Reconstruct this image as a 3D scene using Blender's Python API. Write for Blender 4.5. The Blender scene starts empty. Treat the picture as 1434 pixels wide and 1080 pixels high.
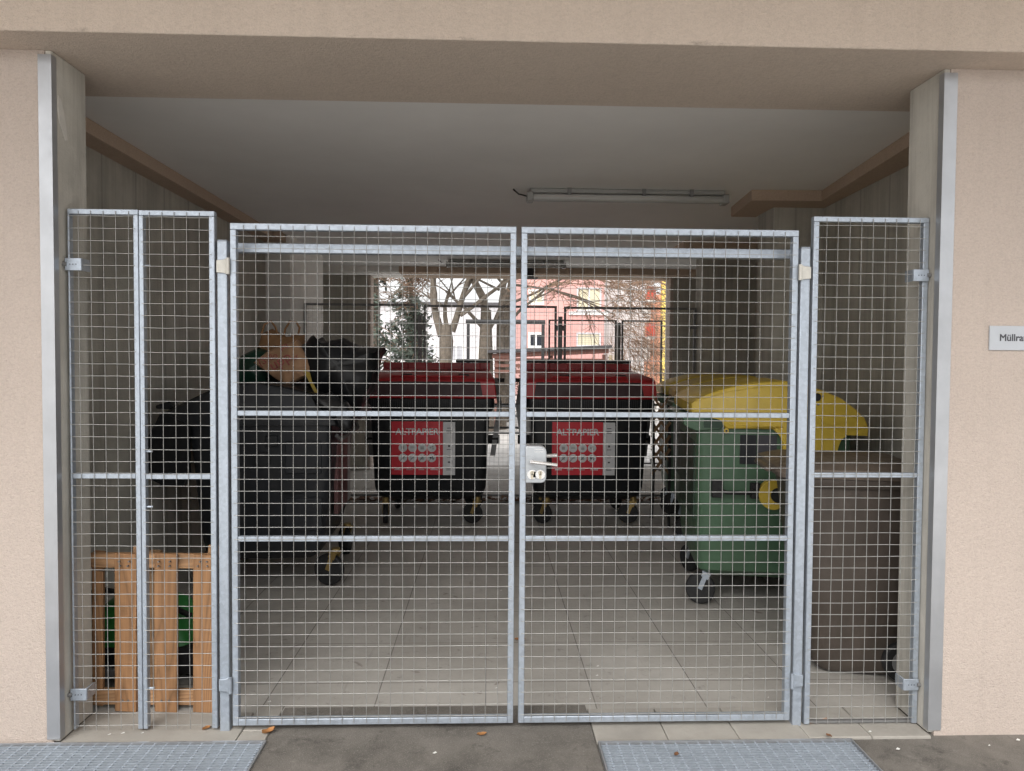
import bpy, bmesh, math, random
from mathutils import Vector, Matrix, noise
R = math.radians
rnd = random.Random(11)
sc = bpy.context.scene
col = sc.collection

# ------------------------------------------------------------------ camera
cam_d = bpy.data.cameras.new('camera'); cam = bpy.data.objects.new('camera', cam_d); col.objects.link(cam)
FW, RT, UP = Vector((0.033676, 0.998904, -0.032494)), Vector((0.999417, -0.033472, 0.006796)), Vector((-0.005701, 0.032704, 0.999449))
cam.matrix_world = Matrix(((RT.x, UP.x, -FW.x, 0), (RT.y, UP.y, -FW.y, 0), (RT.z, UP.z, -FW.z, 1.5497), (0, 0, 0, 1)))
cam_d.sensor_fit = 'HORIZONTAL'; cam_d.sensor_width = 36; cam_d.lens = 1024.33 / 1434 * 36
cam_d.clip_start = .05; cam_d.clip_end = 2000
sc.camera = cam

# ------------------------------------------------------------------ materials
def nodes(name):
    m = bpy.data.materials.new(name); m.use_nodes = True
    nt = m.node_tree; b = nt.nodes['Principled BSDF']
    return m, nt, b
def N(nt, typ, **kw):
    n = nt.nodes.new(typ)
    for k, v in kw.items():
        if k in n.inputs: n.inputs[k].default_value = v
        else: setattr(n, k, v)
    return n
def L(nt, a, b): nt.links.new(a, b)
def coords(nt, scale=(1, 1, 1), kind='Object', rot=(0, 0, 0)):
    tc = N(nt, 'ShaderNodeTexCoord'); mp = N(nt, 'ShaderNodeMapping')
    mp.inputs['Scale'].default_value = scale; mp.inputs['Rotation'].default_value = rot
    L(nt, tc.outputs[kind], mp.inputs['Vector']); return mp.outputs['Vector']
def ramp(nt, fac, stops):
    r = N(nt, 'ShaderNodeValToRGB'); e = r.color_ramp.elements
    while len(e) < len(stops): e.new(.5)
    for i, (p, c) in enumerate(stops):
        e[i].position = p; e[i].color = (*c, 1) if len(c) == 3 else c
    L(nt, fac, r.inputs['Fac']); return r.outputs['Color']
def mix(nt, fac, a, b, mode='MIX'):
    m = N(nt, 'ShaderNodeMix', data_type='RGBA', blend_type=mode)
    if isinstance(fac, (int, float)): m.inputs['Factor'].default_value = fac
    else: L(nt, fac, m.inputs['Factor'])
    for s, v in (('A', a), ('B', b)):
        i = [q for q in m.inputs if q.name == s and q.type == 'RGBA'][0]
        if isinstance(v, tuple): i.default_value = (*v, 1)
        else: L(nt, v, i)
    return [q for q in m.outputs if q.type == 'RGBA'][0]
def bump(nt, b, h, strength=.3, dist=.01):
    bp = N(nt, 'ShaderNodeBump'); bp.inputs['Strength'].default_value = strength; bp.inputs['Distance'].default_value = dist
    L(nt, h, bp.inputs['Height']); L(nt, bp.outputs['Normal'], b.inputs['Normal'])
def nz(nt, vec, scale, detail=4, rough=.6, dist=0):
    n = N(nt, 'ShaderNodeTexNoise'); n.inputs['Scale'].default_value = scale; n.inputs['Detail'].default_value = detail
    n.inputs['Roughness'].default_value = rough; n.inputs['Distortion'].default_value = dist
    L(nt, vec, n.inputs['Vector']); return n.outputs['Fac']
def k(c, f): return tuple(min(1, v * f) for v in c)

def plain(name, c, rough=.5, metal=0, var=.2, scale=6, bmp=.08, bscale=60, dirt=0, dirt_c=(.12, .1, .08), spec=None):
    m, nt, b = nodes(name); v = coords(nt)
    f = nz(nt, v, scale, 6)
    cc = ramp(nt, f, [(.3, k(c, 1 - var)), (.7, k(c, 1 + var))])
    if dirt:
        d = nz(nt, coords(nt, (1, 1, .35)), scale * 1.7, 8, .7)
        cc = mix(nt, ramp(nt, d, [(.5, (0, 0, 0)), (.72, (dirt,) * 3)]), cc, dirt_c)
    L(nt, cc, b.inputs['Base Color'])
    rr = ramp(nt, nz(nt, v, scale * 3, 5), [(.3, (rough * .8,) * 3), (.7, (min(1, rough * 1.2),) * 3)])
    L(nt, rr, b.inputs['Roughness']); b.inputs['Metallic'].default_value = metal
    if spec is not None: b.inputs['Specular IOR Level'].default_value = spec
    if bmp: bump(nt, b, nz(nt, v, bscale, 4), bmp, .004)
    return m

def plaster(name, c, edge=False, grain=1.0):
    m, nt, b = nodes(name); v = coords(nt)
    big = nz(nt, v, 1.1, 6, .6)
    cc = ramp(nt, big, [(.3, k(c, .9)), (.7, k(c, 1.06))])
    fine = nz(nt, v, 140, 3, .7)
    cc = mix(nt, .38, cc, ramp(nt, fine, [(.3, k(c, .74)), (.65, k(c, 1.1))]))
    cc = mix(nt, .16, cc, ramp(nt, nz(nt, coords(nt, (1, 1, 1.6)), 62, 3, .7), [(.36, k(c, .62)), (.55, k(c, 1.08))]))
    # dark pits and weather marks
    sp = nz(nt, coords(nt, (1, 1, .7)), 23, 4, .75)
    spot = ramp(nt, sp, [(.70, (0, 0, 0)), (.78, (.55, .55, .55))])
    cc = mix(nt, spot, cc, k(c, .4))
    streak = ramp(nt, nz(nt, coords(nt, (9, 9, .5)), 1.4, 6, .65), [(.5, (0, 0, 0)), (.8, (.22, .22, .22))])
    cc = mix(nt, streak, cc, k(c, .6))
    if edge:   # grime along the lower drip edge
        tc = N(nt, 'ShaderNodeTexCoord'); sx = N(nt, 'ShaderNodeSeparateXYZ'); L(nt, tc.outputs['Object'], sx.inputs[0])
        mr = N(nt, 'ShaderNodeMapRange'); mr.inputs['From Min'].default_value = 2.85; mr.inputs['From Max'].default_value = 2.755
        L(nt, sx.outputs['Z'], mr.inputs['Value'])
        g = nz(nt, coords(nt, (1, 1, 2)), 6, 7, .8)
        ge = N(nt, 'ShaderNodeNewGeometry'); sn = N(nt, 'ShaderNodeSeparateXYZ'); L(nt, ge.outputs['True Normal'], sn.inputs[0])
        ab = N(nt, 'ShaderNodeMath', operation='ABSOLUTE'); L(nt, sn.outputs['Y'], ab.inputs[0])
        m0 = N(nt, 'ShaderNodeMath', operation='MULTIPLY'); L(nt, mr.outputs[0], m0.inputs[0]); L(nt, ab.outputs[0], m0.inputs[1])
        mul = N(nt, 'ShaderNodeMath', operation='MULTIPLY'); L(nt, m0.outputs[0], mul.inputs[0]); L(nt, g, mul.inputs[1])
        cc = mix(nt, ramp(nt, mul.outputs[0], [(.47, (0, 0, 0)), (.64, (.75, .75, .75))]), cc, (.07, .055, .04))
    L(nt, cc, b.inputs['Base Color']); b.inputs['Roughness'].default_value = .93; b.inputs['Specular IOR Level'].default_value = .2
    h = N(nt, 'ShaderNodeMath', operation='ADD'); L(nt, nz(nt, v, 170, 3, .7), h.inputs[0]); L(nt, nz(nt, v, 55, 3), h.inputs[1])
    bump(nt, b, h.outputs[0], .65 * grain, .008)
    return m

def concrete(name, c, streaks=.6, boards=0, stain=(.07, .06, .05)):
    m, nt, b = nodes(name); v = coords(nt)
    cc = ramp(nt, nz(nt, v, 2.2, 8, .65), [(.28, k(c, .78)), (.72, k(c, 1.18))])
    st = nz(nt, coords(nt, (7, 7, .35)), 1.6, 7, .7)
    cc = mix(nt, ramp(nt, st, [(.46, (0, 0, 0)), (.75, (streaks,) * 3)]), cc, stain)
    sp = nz(nt, v, 38, 3, .8)
    cc = mix(nt, ramp(nt, sp, [(.66, (0, 0, 0)), (.78, (.5, .5, .5))]), cc, k(c, .45))
    lite = nz(nt, coords(nt, (5, 5, .6)), 2.4, 6, .7, .3)
    cc = mix(nt, ramp(nt, lite, [(.62, (0, 0, 0)), (.78, (.35, .35, .35))]), cc, k(c, 1.5))
    if boards:
        sx = N(nt, 'ShaderNodeSeparateXYZ'); L(nt, coords(nt), sx.inputs[0])
        a = N(nt, 'ShaderNodeMath', operation='ADD'); L(nt, sx.outputs['X'], a.inputs[0]); L(nt, sx.outputs['Y'], a.inputs[1])
        mu = N(nt, 'ShaderNodeMath', operation='MULTIPLY'); L(nt, a.outputs[0], mu.inputs[0]); mu.inputs[1].default_value = 1 / boards
        fr = N(nt, 'ShaderNodeMath', operation='FRACT'); L(nt, mu.outputs[0], fr.inputs[0])
        ln = ramp(nt, fr.outputs[0], [(0, (.6, .6, .6)), (.035, (0, 0, 0)), (.97, (0, 0, 0)), (1, (.6, .6, .6))])
        cc = mix(nt, ln, cc, k(c, .5))
    L(nt, cc, b.inputs['Base Color']); b.inputs['Roughness'].default_value = .88; b.inputs['Specular IOR Level'].default_value = .25
    bump(nt, b, nz(nt, v, 45, 6, .7), .35, .006)
    return m

def galvanised(name, c=(.41, .46, .525), rough=.42, metal=.55):
    m, nt, b = nodes(name); v = coords(nt)
    vo = N(nt, 'ShaderNodeTexVoronoi'); vo.inputs['Scale'].default_value = 75; L(nt, v, vo.inputs['Vector'])
    sx = N(nt, 'ShaderNodeSeparateColor'); L(nt, vo.outputs['Color'], sx.inputs[0])
    cc = ramp(nt, sx.outputs[0], [(.1, k(c, .92)), (.9, k(c, 1.06))])
    cc = mix(nt, ramp(nt, nz(nt, v, 7, 6, .7), [(.5, (0, 0, 0)), (.75, (.5, .5, .5))]), cc, k(c, .68))
    cc = mix(nt, ramp(nt, nz(nt, coords(nt, (1, 1, .3)), 30, 4, .7), [(.62, (0, 0, 0)), (.75, (.6, .6, .6))]), cc, k(c, 1.35))
    L(nt, cc, b.inputs['Base Color']); b.inputs['Metallic'].default_value = metal
    L(nt, ramp(nt, sx.outputs[1], [(0, (rough * .85,) * 3), (1, (rough * 1.25,) * 3)]), b.inputs['Roughness'])
    bump(nt, b, nz(nt, v, 90, 3), .12, .003)
    return m

def wood(name, c, along='Z'):
    m, nt, b = nodes(name)
    s = {'Z': (1, 1, .09), 'X': (.09, 1, 1)}[along]
    v = coords(nt, s)
    w = N(nt, 'ShaderNodeTexNoise'); w.inputs['Scale'].default_value = 5; w.inputs['Detail'].default_value = 2; L(nt, v, w.inputs['Vector'])
    mu = N(nt, 'ShaderNodeMath', operation='MULTIPLY'); L(nt, w.outputs['Fac'], mu.inputs[0]); mu.inputs[1].default_value = 24
    si = N(nt, 'ShaderNodeMath', operation='FRACT'); L(nt, mu.outputs[0], si.inputs[0])
    cc = ramp(nt, si.outputs[0], [(0, k(c, .48)), (.16, k(c, .85)), (.6, k(c, 1.15)), (1, k(c, .6))])
    fb = nz(nt, coords(nt, tuple(q * (1 if q < 1 else 9) for q in s)), 22, 4)
    cc = mix(nt, .35, cc, ramp(nt, fb, [(.3, k(c, .55)), (.7, k(c, 1.25))]))
    vo = N(nt, 'ShaderNodeTexVoronoi'); vo.inputs['Scale'].default_value = 4.3
    L(nt, coords(nt, {'Z': (1.25, 1.25, .8), 'X': (.8, 1.25, 1.25)}[along]), vo.inputs['Vector'])
    kn = ramp(nt, vo.outputs['Distance'], [(.05, (1, 1, 1)), (.085, (.35, .35, .35)), (.16, (0, 0, 0))])
    cc = mix(nt, kn, cc, k(c, .3))
    L(nt, cc, b.inputs['Base Color']); b.inputs['Roughness'].default_value = .68
    bump(nt, b, si.outputs[0], .12, .002)
    return m

def floor_mat():
    m, nt, b = nodes('concrete_slabs'); v = coords(nt)
    br = N(nt, 'ShaderNodeTexBrick'); br.offset = 0; br.squash = 1
    br.inputs['Scale'].default_value = 1; br.inputs['Brick Width'].default_value = .5; br.inputs['Row Height'].default_value = .5
    br.inputs['Mortar Size'].default_value = .0032; br.inputs['Mortar Smooth'].default_value = .3
    br.inputs['Color1'].default_value = (.42, .40, .37, 1); br.inputs['Color2'].default_value = (.48, .46, .43, 1); br.inputs['Mortar'].default_value = (.15, .14, .13, 1)
    L(nt, v, br.inputs['Vector'])
    cc = br.outputs['Color']
    cc = mix(nt, ramp(nt, nz(nt, v, 1.7, 8, .7), [(.35, (0, 0, 0)), (.75, (.7, .7, .7))]), cc, (.25, .235, .21))
    cc = mix(nt, ramp(nt, nz(nt, v, 11, 6, .8), [(.58, (0, 0, 0)), (.72, (.6, .6, .6))]), cc, (.1, .09, .08))
    cc = mix(nt, ramp(nt, nz(nt, coords(nt, (7, .5, 1), rot=(0, 0, .25)), 3, 6, .75), [(.6, (0, 0, 0)), (.75, (.4, .4, .4))]), cc, (.12, .11, .1))
    cc = mix(nt, ramp(nt, nz(nt, v, 4.5, 3, .5, 1.5), [(.68, (0, 0, 0)), (.72, (.55, .55, .55))]), cc, (.15, .12, .1))
    cc = mix(nt, ramp(nt, nz(nt, coords(nt, (1, .25, 1)), 9, 5, .7), [(.62, (0, 0, 0)), (.78, (.35, .35, .35))]), cc, (.48, .46, .43))
    L(nt, cc, b.inputs['Base Color']); b.inputs['Roughness'].default_value = .72
    h = N(nt, 'ShaderNodeMath', operation='MULTIPLY_ADD'); L(nt, br.outputs['Fac'], h.inputs[0]); h.inputs[1].default_value = -1.5; L(nt, nz(nt, v, 60, 5), h.inputs[2])
    bump(nt, b, h.outputs[0], .25, .004)
    return m

def asphalt():
    m, nt, b = nodes('asphalt'); v = coords(nt)
    cc = ramp(nt, nz(nt, v, 3.2, 7, .7), [(.3, (.085, .078, .069)), (.7, (.20, .185, .165))])
    cc = mix(nt, ramp(nt, nz(nt, v, 240, 2, .6), [(.55, (0, 0, 0)), (.7, (.55, .55, .55))]), cc, (.3, .28, .25))
    cc = mix(nt, ramp(nt, nz(nt, v, 6, 6, .75, .4), [(.56, (0, 0, 0)), (.70, (.8, .8, .8))]), cc, (.045, .041, .037))
    cc = mix(nt, ramp(nt, nz(nt, v, 9, 4, .6), [(.62, (0, 0, 0)), (.74, (.5, .5, .5))]), cc, (.26, .245, .22))
    L(nt, cc, b.inputs['Base Color']); b.inputs['Roughness'].default_value = .85
    bump(nt, b, nz(nt, v, 180, 4, .7), .6, .006)
    return m

def glow_tube():
    m, nt, b = nodes('tube_cover'); b.inputs['Base Color'].default_value = (.62, .62, .6, 1); b.inputs['Roughness'].default_value = .15
    b.inputs['Transmission Weight'].default_value = .35
    return m

def bag_film(name, c, rough=.22):
    m, nt, b = nodes(name); v = coords(nt)
    L(nt, ramp(nt, nz(nt, v, 6, 4), [(.3, k(c, .7)), (.7, k(c, 1.3))]), b.inputs['Base Color'])
    b.inputs['Roughness'].default_value = rough
    rg = N(nt, 'ShaderNodeTexNoise'); rg.noise_type = 'RIDGED_MULTIFRACTAL'; rg.inputs['Scale'].default_value = 7; rg.inputs['Detail'].default_value = 2; rg.inputs['Distortion'].default_value = .6
    L(nt, v, rg.inputs['Vector'])
    bump(nt, b, rg.outputs['Fac'], .35, .02)
    return m

BEIGE = (.53, .452, .40)
M = {
 'plaster': plaster('beige_plaster', BEIGE), 'fascia': plaster('beige_plaster_overhang', (.60, .51, .435), True),
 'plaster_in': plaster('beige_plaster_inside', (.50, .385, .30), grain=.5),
 'ceiling': plain('ceiling_paint', (.82, .81, .80), .95, 0, .04, 1.5, .1, 90, spec=.1),
 'white_wall': plain('white_wall_paint', (.80, .78, .75), .95, 0, .06, 2, .15, 80, dirt=.12),
 'jamb': concrete('jamb_concrete', (.56, .54, .49), .5),
 'board': concrete('board_marked_concrete', (.48, .46, .41), .38, .42),
 'slab': concrete('precast_slab', (.36, .342, .31), .12, 0, (.2, .17, .14)),
 'floor': floor_mat(), 'asphalt': asphalt(),
 'gravel': concrete('courtyard_paving', (.62, .60, .57), .1),
 'galv': galvanised('galvanised_steel'), 'wire': galvanised('galvanised_wire', (.37, .37, .36), .5, .3),
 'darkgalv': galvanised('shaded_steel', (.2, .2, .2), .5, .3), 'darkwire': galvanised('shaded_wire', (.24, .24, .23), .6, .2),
 'grate': galvanised('grating_steel', (.37, .415, .47), .5, .4),
 'alu': plain('brushed_aluminium', (.44, .455, .48), .36, .6, .08, 5, .1, 40, dirt=.2, dirt_c=(.3, .3, .3)),
 'hinge': plain('hinge_paint', (.56, .545, .50), .45, .1, .1, 20), 'lock': plain('lock_paint', (.43, .455, .48), .4, .25, .06, 20),
 'chrome': plain('bright_steel', (.78, .78, .78), .25, .8, .05, 30), 'brass': plain('dull_brass', (.55, .50, .40), .4, .6, .1, 40),
 'wood': wood('pallet_wood', (.36, .19, .088)), 'woodx': wood('pallet_cross_wood', (.40, .225, .11), 'X'), 'wood_dark': wood('pallet_bearer_wood', (.22, .13, .065)),
 'black_pl': plain('black_plastic', (.013, .0145, .017), .42, 0, .25, 5, .1, 120, .3, (.05, .047, .043), spec=.32),
 'grey_pl': plain('charcoal_plastic', (.018, .020, .024), .45, 0, .2, 5, .12, 120, .3, (.07, .066, .062), spec=.32),
 'green_pl': plain('green_plastic', (.066, .132, .078), .42, 0, .16, 4, .1, 120, .25, (.09, .11, .08)),
 'green_dark': plain('dark_green_plastic_and_shade', (.02, .05, .03), .5, 0, .2, 4),  # for the rim pockets and the shade painted on the container fronts
 'yellow_pl': plain('yellow_plastic', (.66, .475, .065), .40, 0, .1, 4, .08, 120, .2, (.35, .24, .06)),
 'yellow_dk': plain('yellow_plastic_worn', (.62, .45, .065), .5, 0, .12, 4, .08, 120, 0, (.2, .14, .05)),
 'red_pl': plain('red_plastic', (.40, .018, .024), .38, 0, .15, 4, .08, 120, .2, (.1, .02, .02)),
 'maroon': plain('dark_red_plastic_and_shade', (.03, .004, .007), .5, 0, .2, 4),  # for the lid hooks and the shade painted on the lid fronts
 'brown_pl': plain('brown_plastic', (.074, .060, .050), .5, 0, .14, 5, .12, 120, .35, (.16, .13, .11)),
 'brown_lid': plain('brown_lid_plastic', (.135, .108, .086), .55, 0, .16, 5, .15, 100, .4, (.1, .08, .07)),
 'rubber': plain('black_rubber', (.015, .015, .016), .7, 0, .2, 10), 'ochre': plain('yellow_zinc', (.34, .24, .09), .45, .5, .2, 20),
 'label_red': plain('label_red', (.62, .012, .03), .4, 0, .05, 10, 0), 'label_white': plain('label_white', (.68, .68, .70), .4, 0, .04, 10, 0),
 'label_ink': plain('label_ink', (.05, .05, .06), .5, 0, 0, 10, 0), 'label_grey': plain('label_grey', (.38, .38, .38), .5, 0, 0, 10, 0),
 'faded_pink': plain('faded_sticker', (.14, .06, .06), .5, 0, .6, 9, 0), 'ink_red': plain('faded_red_ink', (.30, .075, .065), .6, 0, .2, 30, 0),
 'kraft': plain('kraft_paper', (.38, .225, .13), .85, 0, .16, 7, .35, 25), 'kraft_dark': plain('kraft_paper_brown', (.30, .165, .08), .85, 0, .16, 7, .35, 25),
 'bag_black': bag_film('black_bag_film', (.009, .010, .012), .34), 'bag_green': bag_film('green_bag_film', (.012, .05, .032), .35),
 'ribbon': plain('yellow_ribbon', (.36, .26, .04), .5, 0, .1, 20),
 'sign': plain('sign_plate', (.44, .465, .50), .45, 0, .03, 10, 0), 'tube': glow_tube(), 'lamp_grey': plain('lamp_housing', (.34, .34, .33), .5, .1, .08, 20),
 'case_green': plain('bright_green_plastic', (.03, .20, .045), .35, 0, .15, 6), 'case_grey': plain('grey_plastic', (.2, .2, .2), .5, 0, .2, 20),
 'bark': plain('grey_bark', (.15, .125, .10), .95, 0, .35, 14, 1.0, 30), 'twig': plain('twig_bark', (.27, .18, .125), .95, 0, .3, 10, 0),
 'iron': plain('dark_iron', (.05, .05, .052), .6, .1, .2, 10), 'needle': plain('conifer_needles', (.10, .125, .10), .8, 0, .4, 3, 0), 'needle_pale': plain('pale_needles', (.13, .15, .125), .8, 0, .3, 3, 0),
 'pink': plain('pink_render', (.64, .36, .33), .95, 0, .08, 2, .1), 'pale': plain('pale_render', (.62, .61, .63), .95, 0, .04, 2, .1),
 'white_b': plain('white_render', (.70, .70, .71), .95, 0, .03, 2, .1), 'orange_b': plain('orange_render', (.68, .33, .22), .95, 0, .06, 2, .1),
 'redpanel': plain('red_panel', (.60, .09, .06), .7, 0, .06, 2), 'yellow_b': plain('yellow_render', (.80, .62, .16), .95, 0, .05, 2, .1),
 'glass': plain('window_glass', (.035, .04, .05), .08, 0, .2, 2, 0), 'case_pale': plain('pale_curtain', (.42, .43, .46), .6, 0, .1, 3, 0), 'cream': plain('cream_blind', (.60, .55, .40), .8, 0, .05, 4, 0),
 'white_frame': plain('white_frame', (.75, .75, .74), .6, 0, .03, 4, 0), 'roof_grey': plain('roof_felt', (.10, .095, .10), .9, 0, .2, 6),
 'slat': plain('reddish_slats', (.20, .095, .075), .85, 0, .25, 8), 'leaf': plain('dry_leaf', (.36, .17, .06), .8, 0, .3, 30, .2), 'leaf_dark': plain('dark_dry_leaf', (.16, .075, .035), .85, 0, .4, 30, .2),
 'paper': plain('white_scrap', (.75, .75, .73), .8, 0, .04, 30, 0), 'patch': plain('white_filler', (.62, .60, .56), .9, 0, .08, 20, .2),
 'hedge': plain('dry_hedge', (.17, .12, .08), .95, 0, .4, 4, 0),
}

# ------------------------------------------------------------------ mesh tools
def origin(o):
    v = Vector((0, 0, 0))
    while o is not None: v = v + o.location; o = o.parent
    return v
class MB:
    def __init__(s): s.v = []; s.f = []
    def add(s, vs, fs):
        n = len(s.v); s.v += [Vector(p) for p in vs]; s.f += [[i + n for i in f] for f in fs]; return s
    def box(s, x0, x1, y0, y1, z0, z1):
        return s.add([(x0, y0, z0), (x1, y0, z0), (x1, y1, z0), (x0, y1, z0), (x0, y0, z1), (x1, y0, z1), (x1, y1, z1), (x0, y1, z1)],
                     [(0, 3, 2, 1), (4, 5, 6, 7), (0, 1, 5, 4), (1, 2, 6, 5), (2, 3, 7, 6), (3, 0, 4, 7)])
    def bar(s, a, b, w, h, up=(0, 0, 1)):
        a, b = Vector(a), Vector(b); d = (b - a).normalized(); u = Vector(up)
        x = d.cross(u)
        if x.length < 1e-4: x = d.cross(Vector((0, 1, 0)))
        x.normalize(); y = x.cross(d)
        vs = [p + x * (i * w / 2) + y * (j * h / 2) for p in (a, b) for i, j in ((-1, -1), (1, -1), (1, 1), (-1, 1))]
        return s.add(vs, [(0, 1, 2, 3), (7, 6, 5, 4), (0, 4, 5, 1), (1, 5, 6, 2), (2, 6, 7, 3), (3, 7, 4, 0)])
    def tube(s, pts, rad, n=6, caps=True):
        pts = [Vector(p) for p in pts]; rads = rad if isinstance(rad, (list, tuple)) else [rad] * len(pts)
        vs = []; fs = []; px = None
        for i, p in enumerate(pts):
            d = (pts[min(i + 1, len(pts) - 1)] - pts[max(i - 1, 0)]).normalized()
            if px is None: px = d.cross(Vector((0, 0, 1)) if abs(d.z) < .9 else Vector((0, 1, 0)))
            else: px = px - d * px.dot(d)
            if px.length < 1e-5: px = d.orthogonal()
            px = px.normalized(); py = d.cross(px)
            for j in range(n):
                t = 2 * math.pi * j / n + math.pi / n
                vs.append(p + (px * math.cos(t) + py * math.sin(t)) * rads[i])
        for i in range(len(pts) - 1):
            for j in range(n):
                fs.append((i * n + j, i * n + (j + 1) % n, (i + 1) * n + (j + 1) % n, (i + 1) * n + j))
        if caps: fs += [tuple(range(n - 1, -1, -1)), tuple(range((len(pts) - 1) * n, len(pts) * n))]
        return s.add(vs, fs)
    def prism(s, prof, axis, a, b, sb=1.0, cen=None):     # profile extruded along an axis: y -> (x,z), x -> (y,z), z -> (x,y)
        def P(u, v, t): return {'y': (u, t, v), 'x': (t, u, v), 'z': (u, v, t)}[axis]
        n = len(prof)
        vs = [P(u, v, a) for u, v in prof] + [P(u, v, b) for u, v in prof]
        fs = [tuple(range(n)), tuple(range(2 * n - 1, n - 1, -1))] + [(i, i + n, (i + 1) % n + n, (i + 1) % n) for i in range(n)]
        return s.add(vs, fs)
    def loft(s, rings, cap=True):
        n = len(rings[0]); vs = [p for r in rings for p in r]; fs = []
        for i in range(len(rings) - 1):
            for j in range(n): fs.append((i * n + j, i * n + (j + 1) % n, (i + 1) * n + (j + 1) % n, (i + 1) * n + j))
        if cap: fs += [tuple(range(n - 1, -1, -1)), tuple(range((len(rings) - 1) * n, len(rings) * n))]
        return s.add(vs, fs)
    def disc(s, c, axis, r, h, n=24, prof=None):          # lathe about an axis vector through c
        c = Vector(c); a = Vector(axis).normalized(); x = a.orthogonal().normalized(); y = a.cross(x)
        prof = prof or [(-h / 2, r), (h / 2, r)]
        return s.loft([[c + a * t + (x * math.cos(2 * math.pi * j / n) + y * math.sin(2 * math.pi * j / n)) * q for j in range(n)] for t, q in prof])
    def build(s, name, m, parent=None, local=False, bevel=0, smooth=35, seg=2):
        me = bpy.data.meshes.new(name)
        off = Vector((0, 0, 0)) if local or parent is None else origin(parent)
        me.from_pydata([tuple(p - off) for p in s.v], [], s.f)
        bm = bmesh.new(); bm.from_mesh(me); bmesh.ops.recalc_face_normals(bm, faces=bm.faces); bm.to_mesh(me); bm.free()
        me.materials.append(M[m] if isinstance(m, str) else m)
        if smooth:
            me.polygons.foreach_set('use_smooth', [True] * len(me.polygons)); me.set_sharp_from_angle(angle=R(smooth))
        o = bpy.data.objects.new(name, me); col.objects.link(o); o.parent = parent
        if bevel:
            b = o.modifiers.new('bevel', 'BEVEL'); b.width = bevel; b.segments = seg; b.limit_method = 'ANGLE'; b.angle_limit = R(40); b.harden_normals = False
        return o
def rrect(x0, x1, y0, y1, z, r, n=4):
    pts = []
    for cx, cy, a0 in ((x1 - r, y1 - r, 0), (x0 + r, y1 - r, 90), (x0 + r, y0 + r, 180), (x1 - r, y0 + r, 270)):
        for i in range(n + 1):
            t = R(a0 + 90 * i / n); pts.append((cx + r * math.cos(t), cy + r * math.sin(t), z))
    return pts
def thing(name, label, cat, loc=(0, 0, 0), rotz=0, group=None):
    o = bpy.data.objects.new(name, None); col.objects.link(o); o.empty_display_size = .1
    o.location = loc; o.rotation_euler = (0, 0, rotz); o['label'] = label; o['category'] = cat
    if group: o['group'] = group
    return o
def tag(o, label, cat, group=None, kind=None):
    if label: o['label'] = label
    if cat: o['category'] = cat
    if group: o['group'] = group
    if kind: o['kind'] = kind
    return o
def struct(name, mb, m, **kw):
    o = mb.build(name, m, **kw); o['kind'] = 'structure'; return o
def lab(o, label): o['label'] = label; return o
def dup(root, loc, rotz, label):
    r = root.copy(); col.objects.link(r); r.location = loc; r.rotation_euler = (0, 0, rotz); r['label'] = label
    for ch in list(root.children):
        c = ch.copy(); col.objects.link(c); c.parent = r
        for g in ch.children:
            d = g.copy(); col.objects.link(d); d.parent = c
    return r
def text(name, body, size, m, parent, mtx, bold=0.0, align='LEFT', depth=.0006, local=True):
    cu = bpy.data.curves.new(name, 'FONT'); cu.body = body; cu.size = size; cu.bevel_depth = bold; cu.bevel_resolution = 0; cu.align_x = align; cu.extrude = depth
    cu.resolution_u = 3
    t = bpy.data.objects.new(name + '_curve', cu); col.objects.link(t)
    bpy.context.view_layer.update()
    me = bpy.data.meshes.new_from_object(t.evaluated_get(bpy.context.evaluated_depsgraph_get()))
    bpy.data.objects.remove(t); bpy.data.curves.remove(cu)
    me.transform(mtx if local else Matrix.Translation(-origin(parent)) @ mtx)
    me.materials.clear(); me.materials.append(M[m]); me.name = name
    o = bpy.data.objects.new(name, me); col.objects.link(o); o.parent = parent; return o
def upright(x, y, z, rot=0):      # text plane facing -y
    return Matrix.Translation((x, y, z)) @ Matrix.Rotation(R(90), 4, 'X') @ Matrix.Rotation(rot, 4, 'Z')

# ------------------------------------------------------------------ world and sun (overcast)
w = bpy.data.worlds.new('World'); sc.world = w; w.use_nodes = True; nt = w.node_tree
bg = nt.nodes['Background']
sky = nt.nodes.new('ShaderNodeTexSky'); sky.sky_type = 'NISHITA'; sky.sun_disc = False
SUN_EL, SUN_AZ = R(46), R(200)
sky.sun_elevation = SUN_EL; sky.sun_rotation = SUN_AZ; sky.air_density = 1.6; sky.dust_density = 6; sky.ozone_density = 1
hs = nt.nodes.new('ShaderNodeHueSaturation'); hs.inputs['Saturation'].default_value = .22; hs.inputs['Value'].default_value = 2.1
nt.links.new(sky.outputs[0], hs.inputs['Color']); ov = nt.nodes.new('ShaderNodeMixRGB'); ov.inputs['Fac'].default_value = .6; ov.inputs['Color2'].default_value = (9.4, 9.5, 9.7, 1)
nt.links.new(hs.outputs[0], ov.inputs['Color1']); nt.links.new(ov.outputs[0], bg.inputs['Color']); bg.inputs['Strength'].default_value = .15
sl = bpy.data.lights.new('sun', 'SUN'); so = bpy.data.objects.new('sun', sl); col.objects.link(so)
sl.energy = 1.9; sl.angle = R(45); sl.color = (1, .97, .93)
sd = Vector((math.sin(SUN_AZ) * math.cos(SUN_EL), math.cos(SUN_AZ) * math.cos(SUN_EL), math.sin(SUN_EL)))
so.rotation_euler = sd.to_track_quat('Z', 'Y').to_euler()

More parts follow.
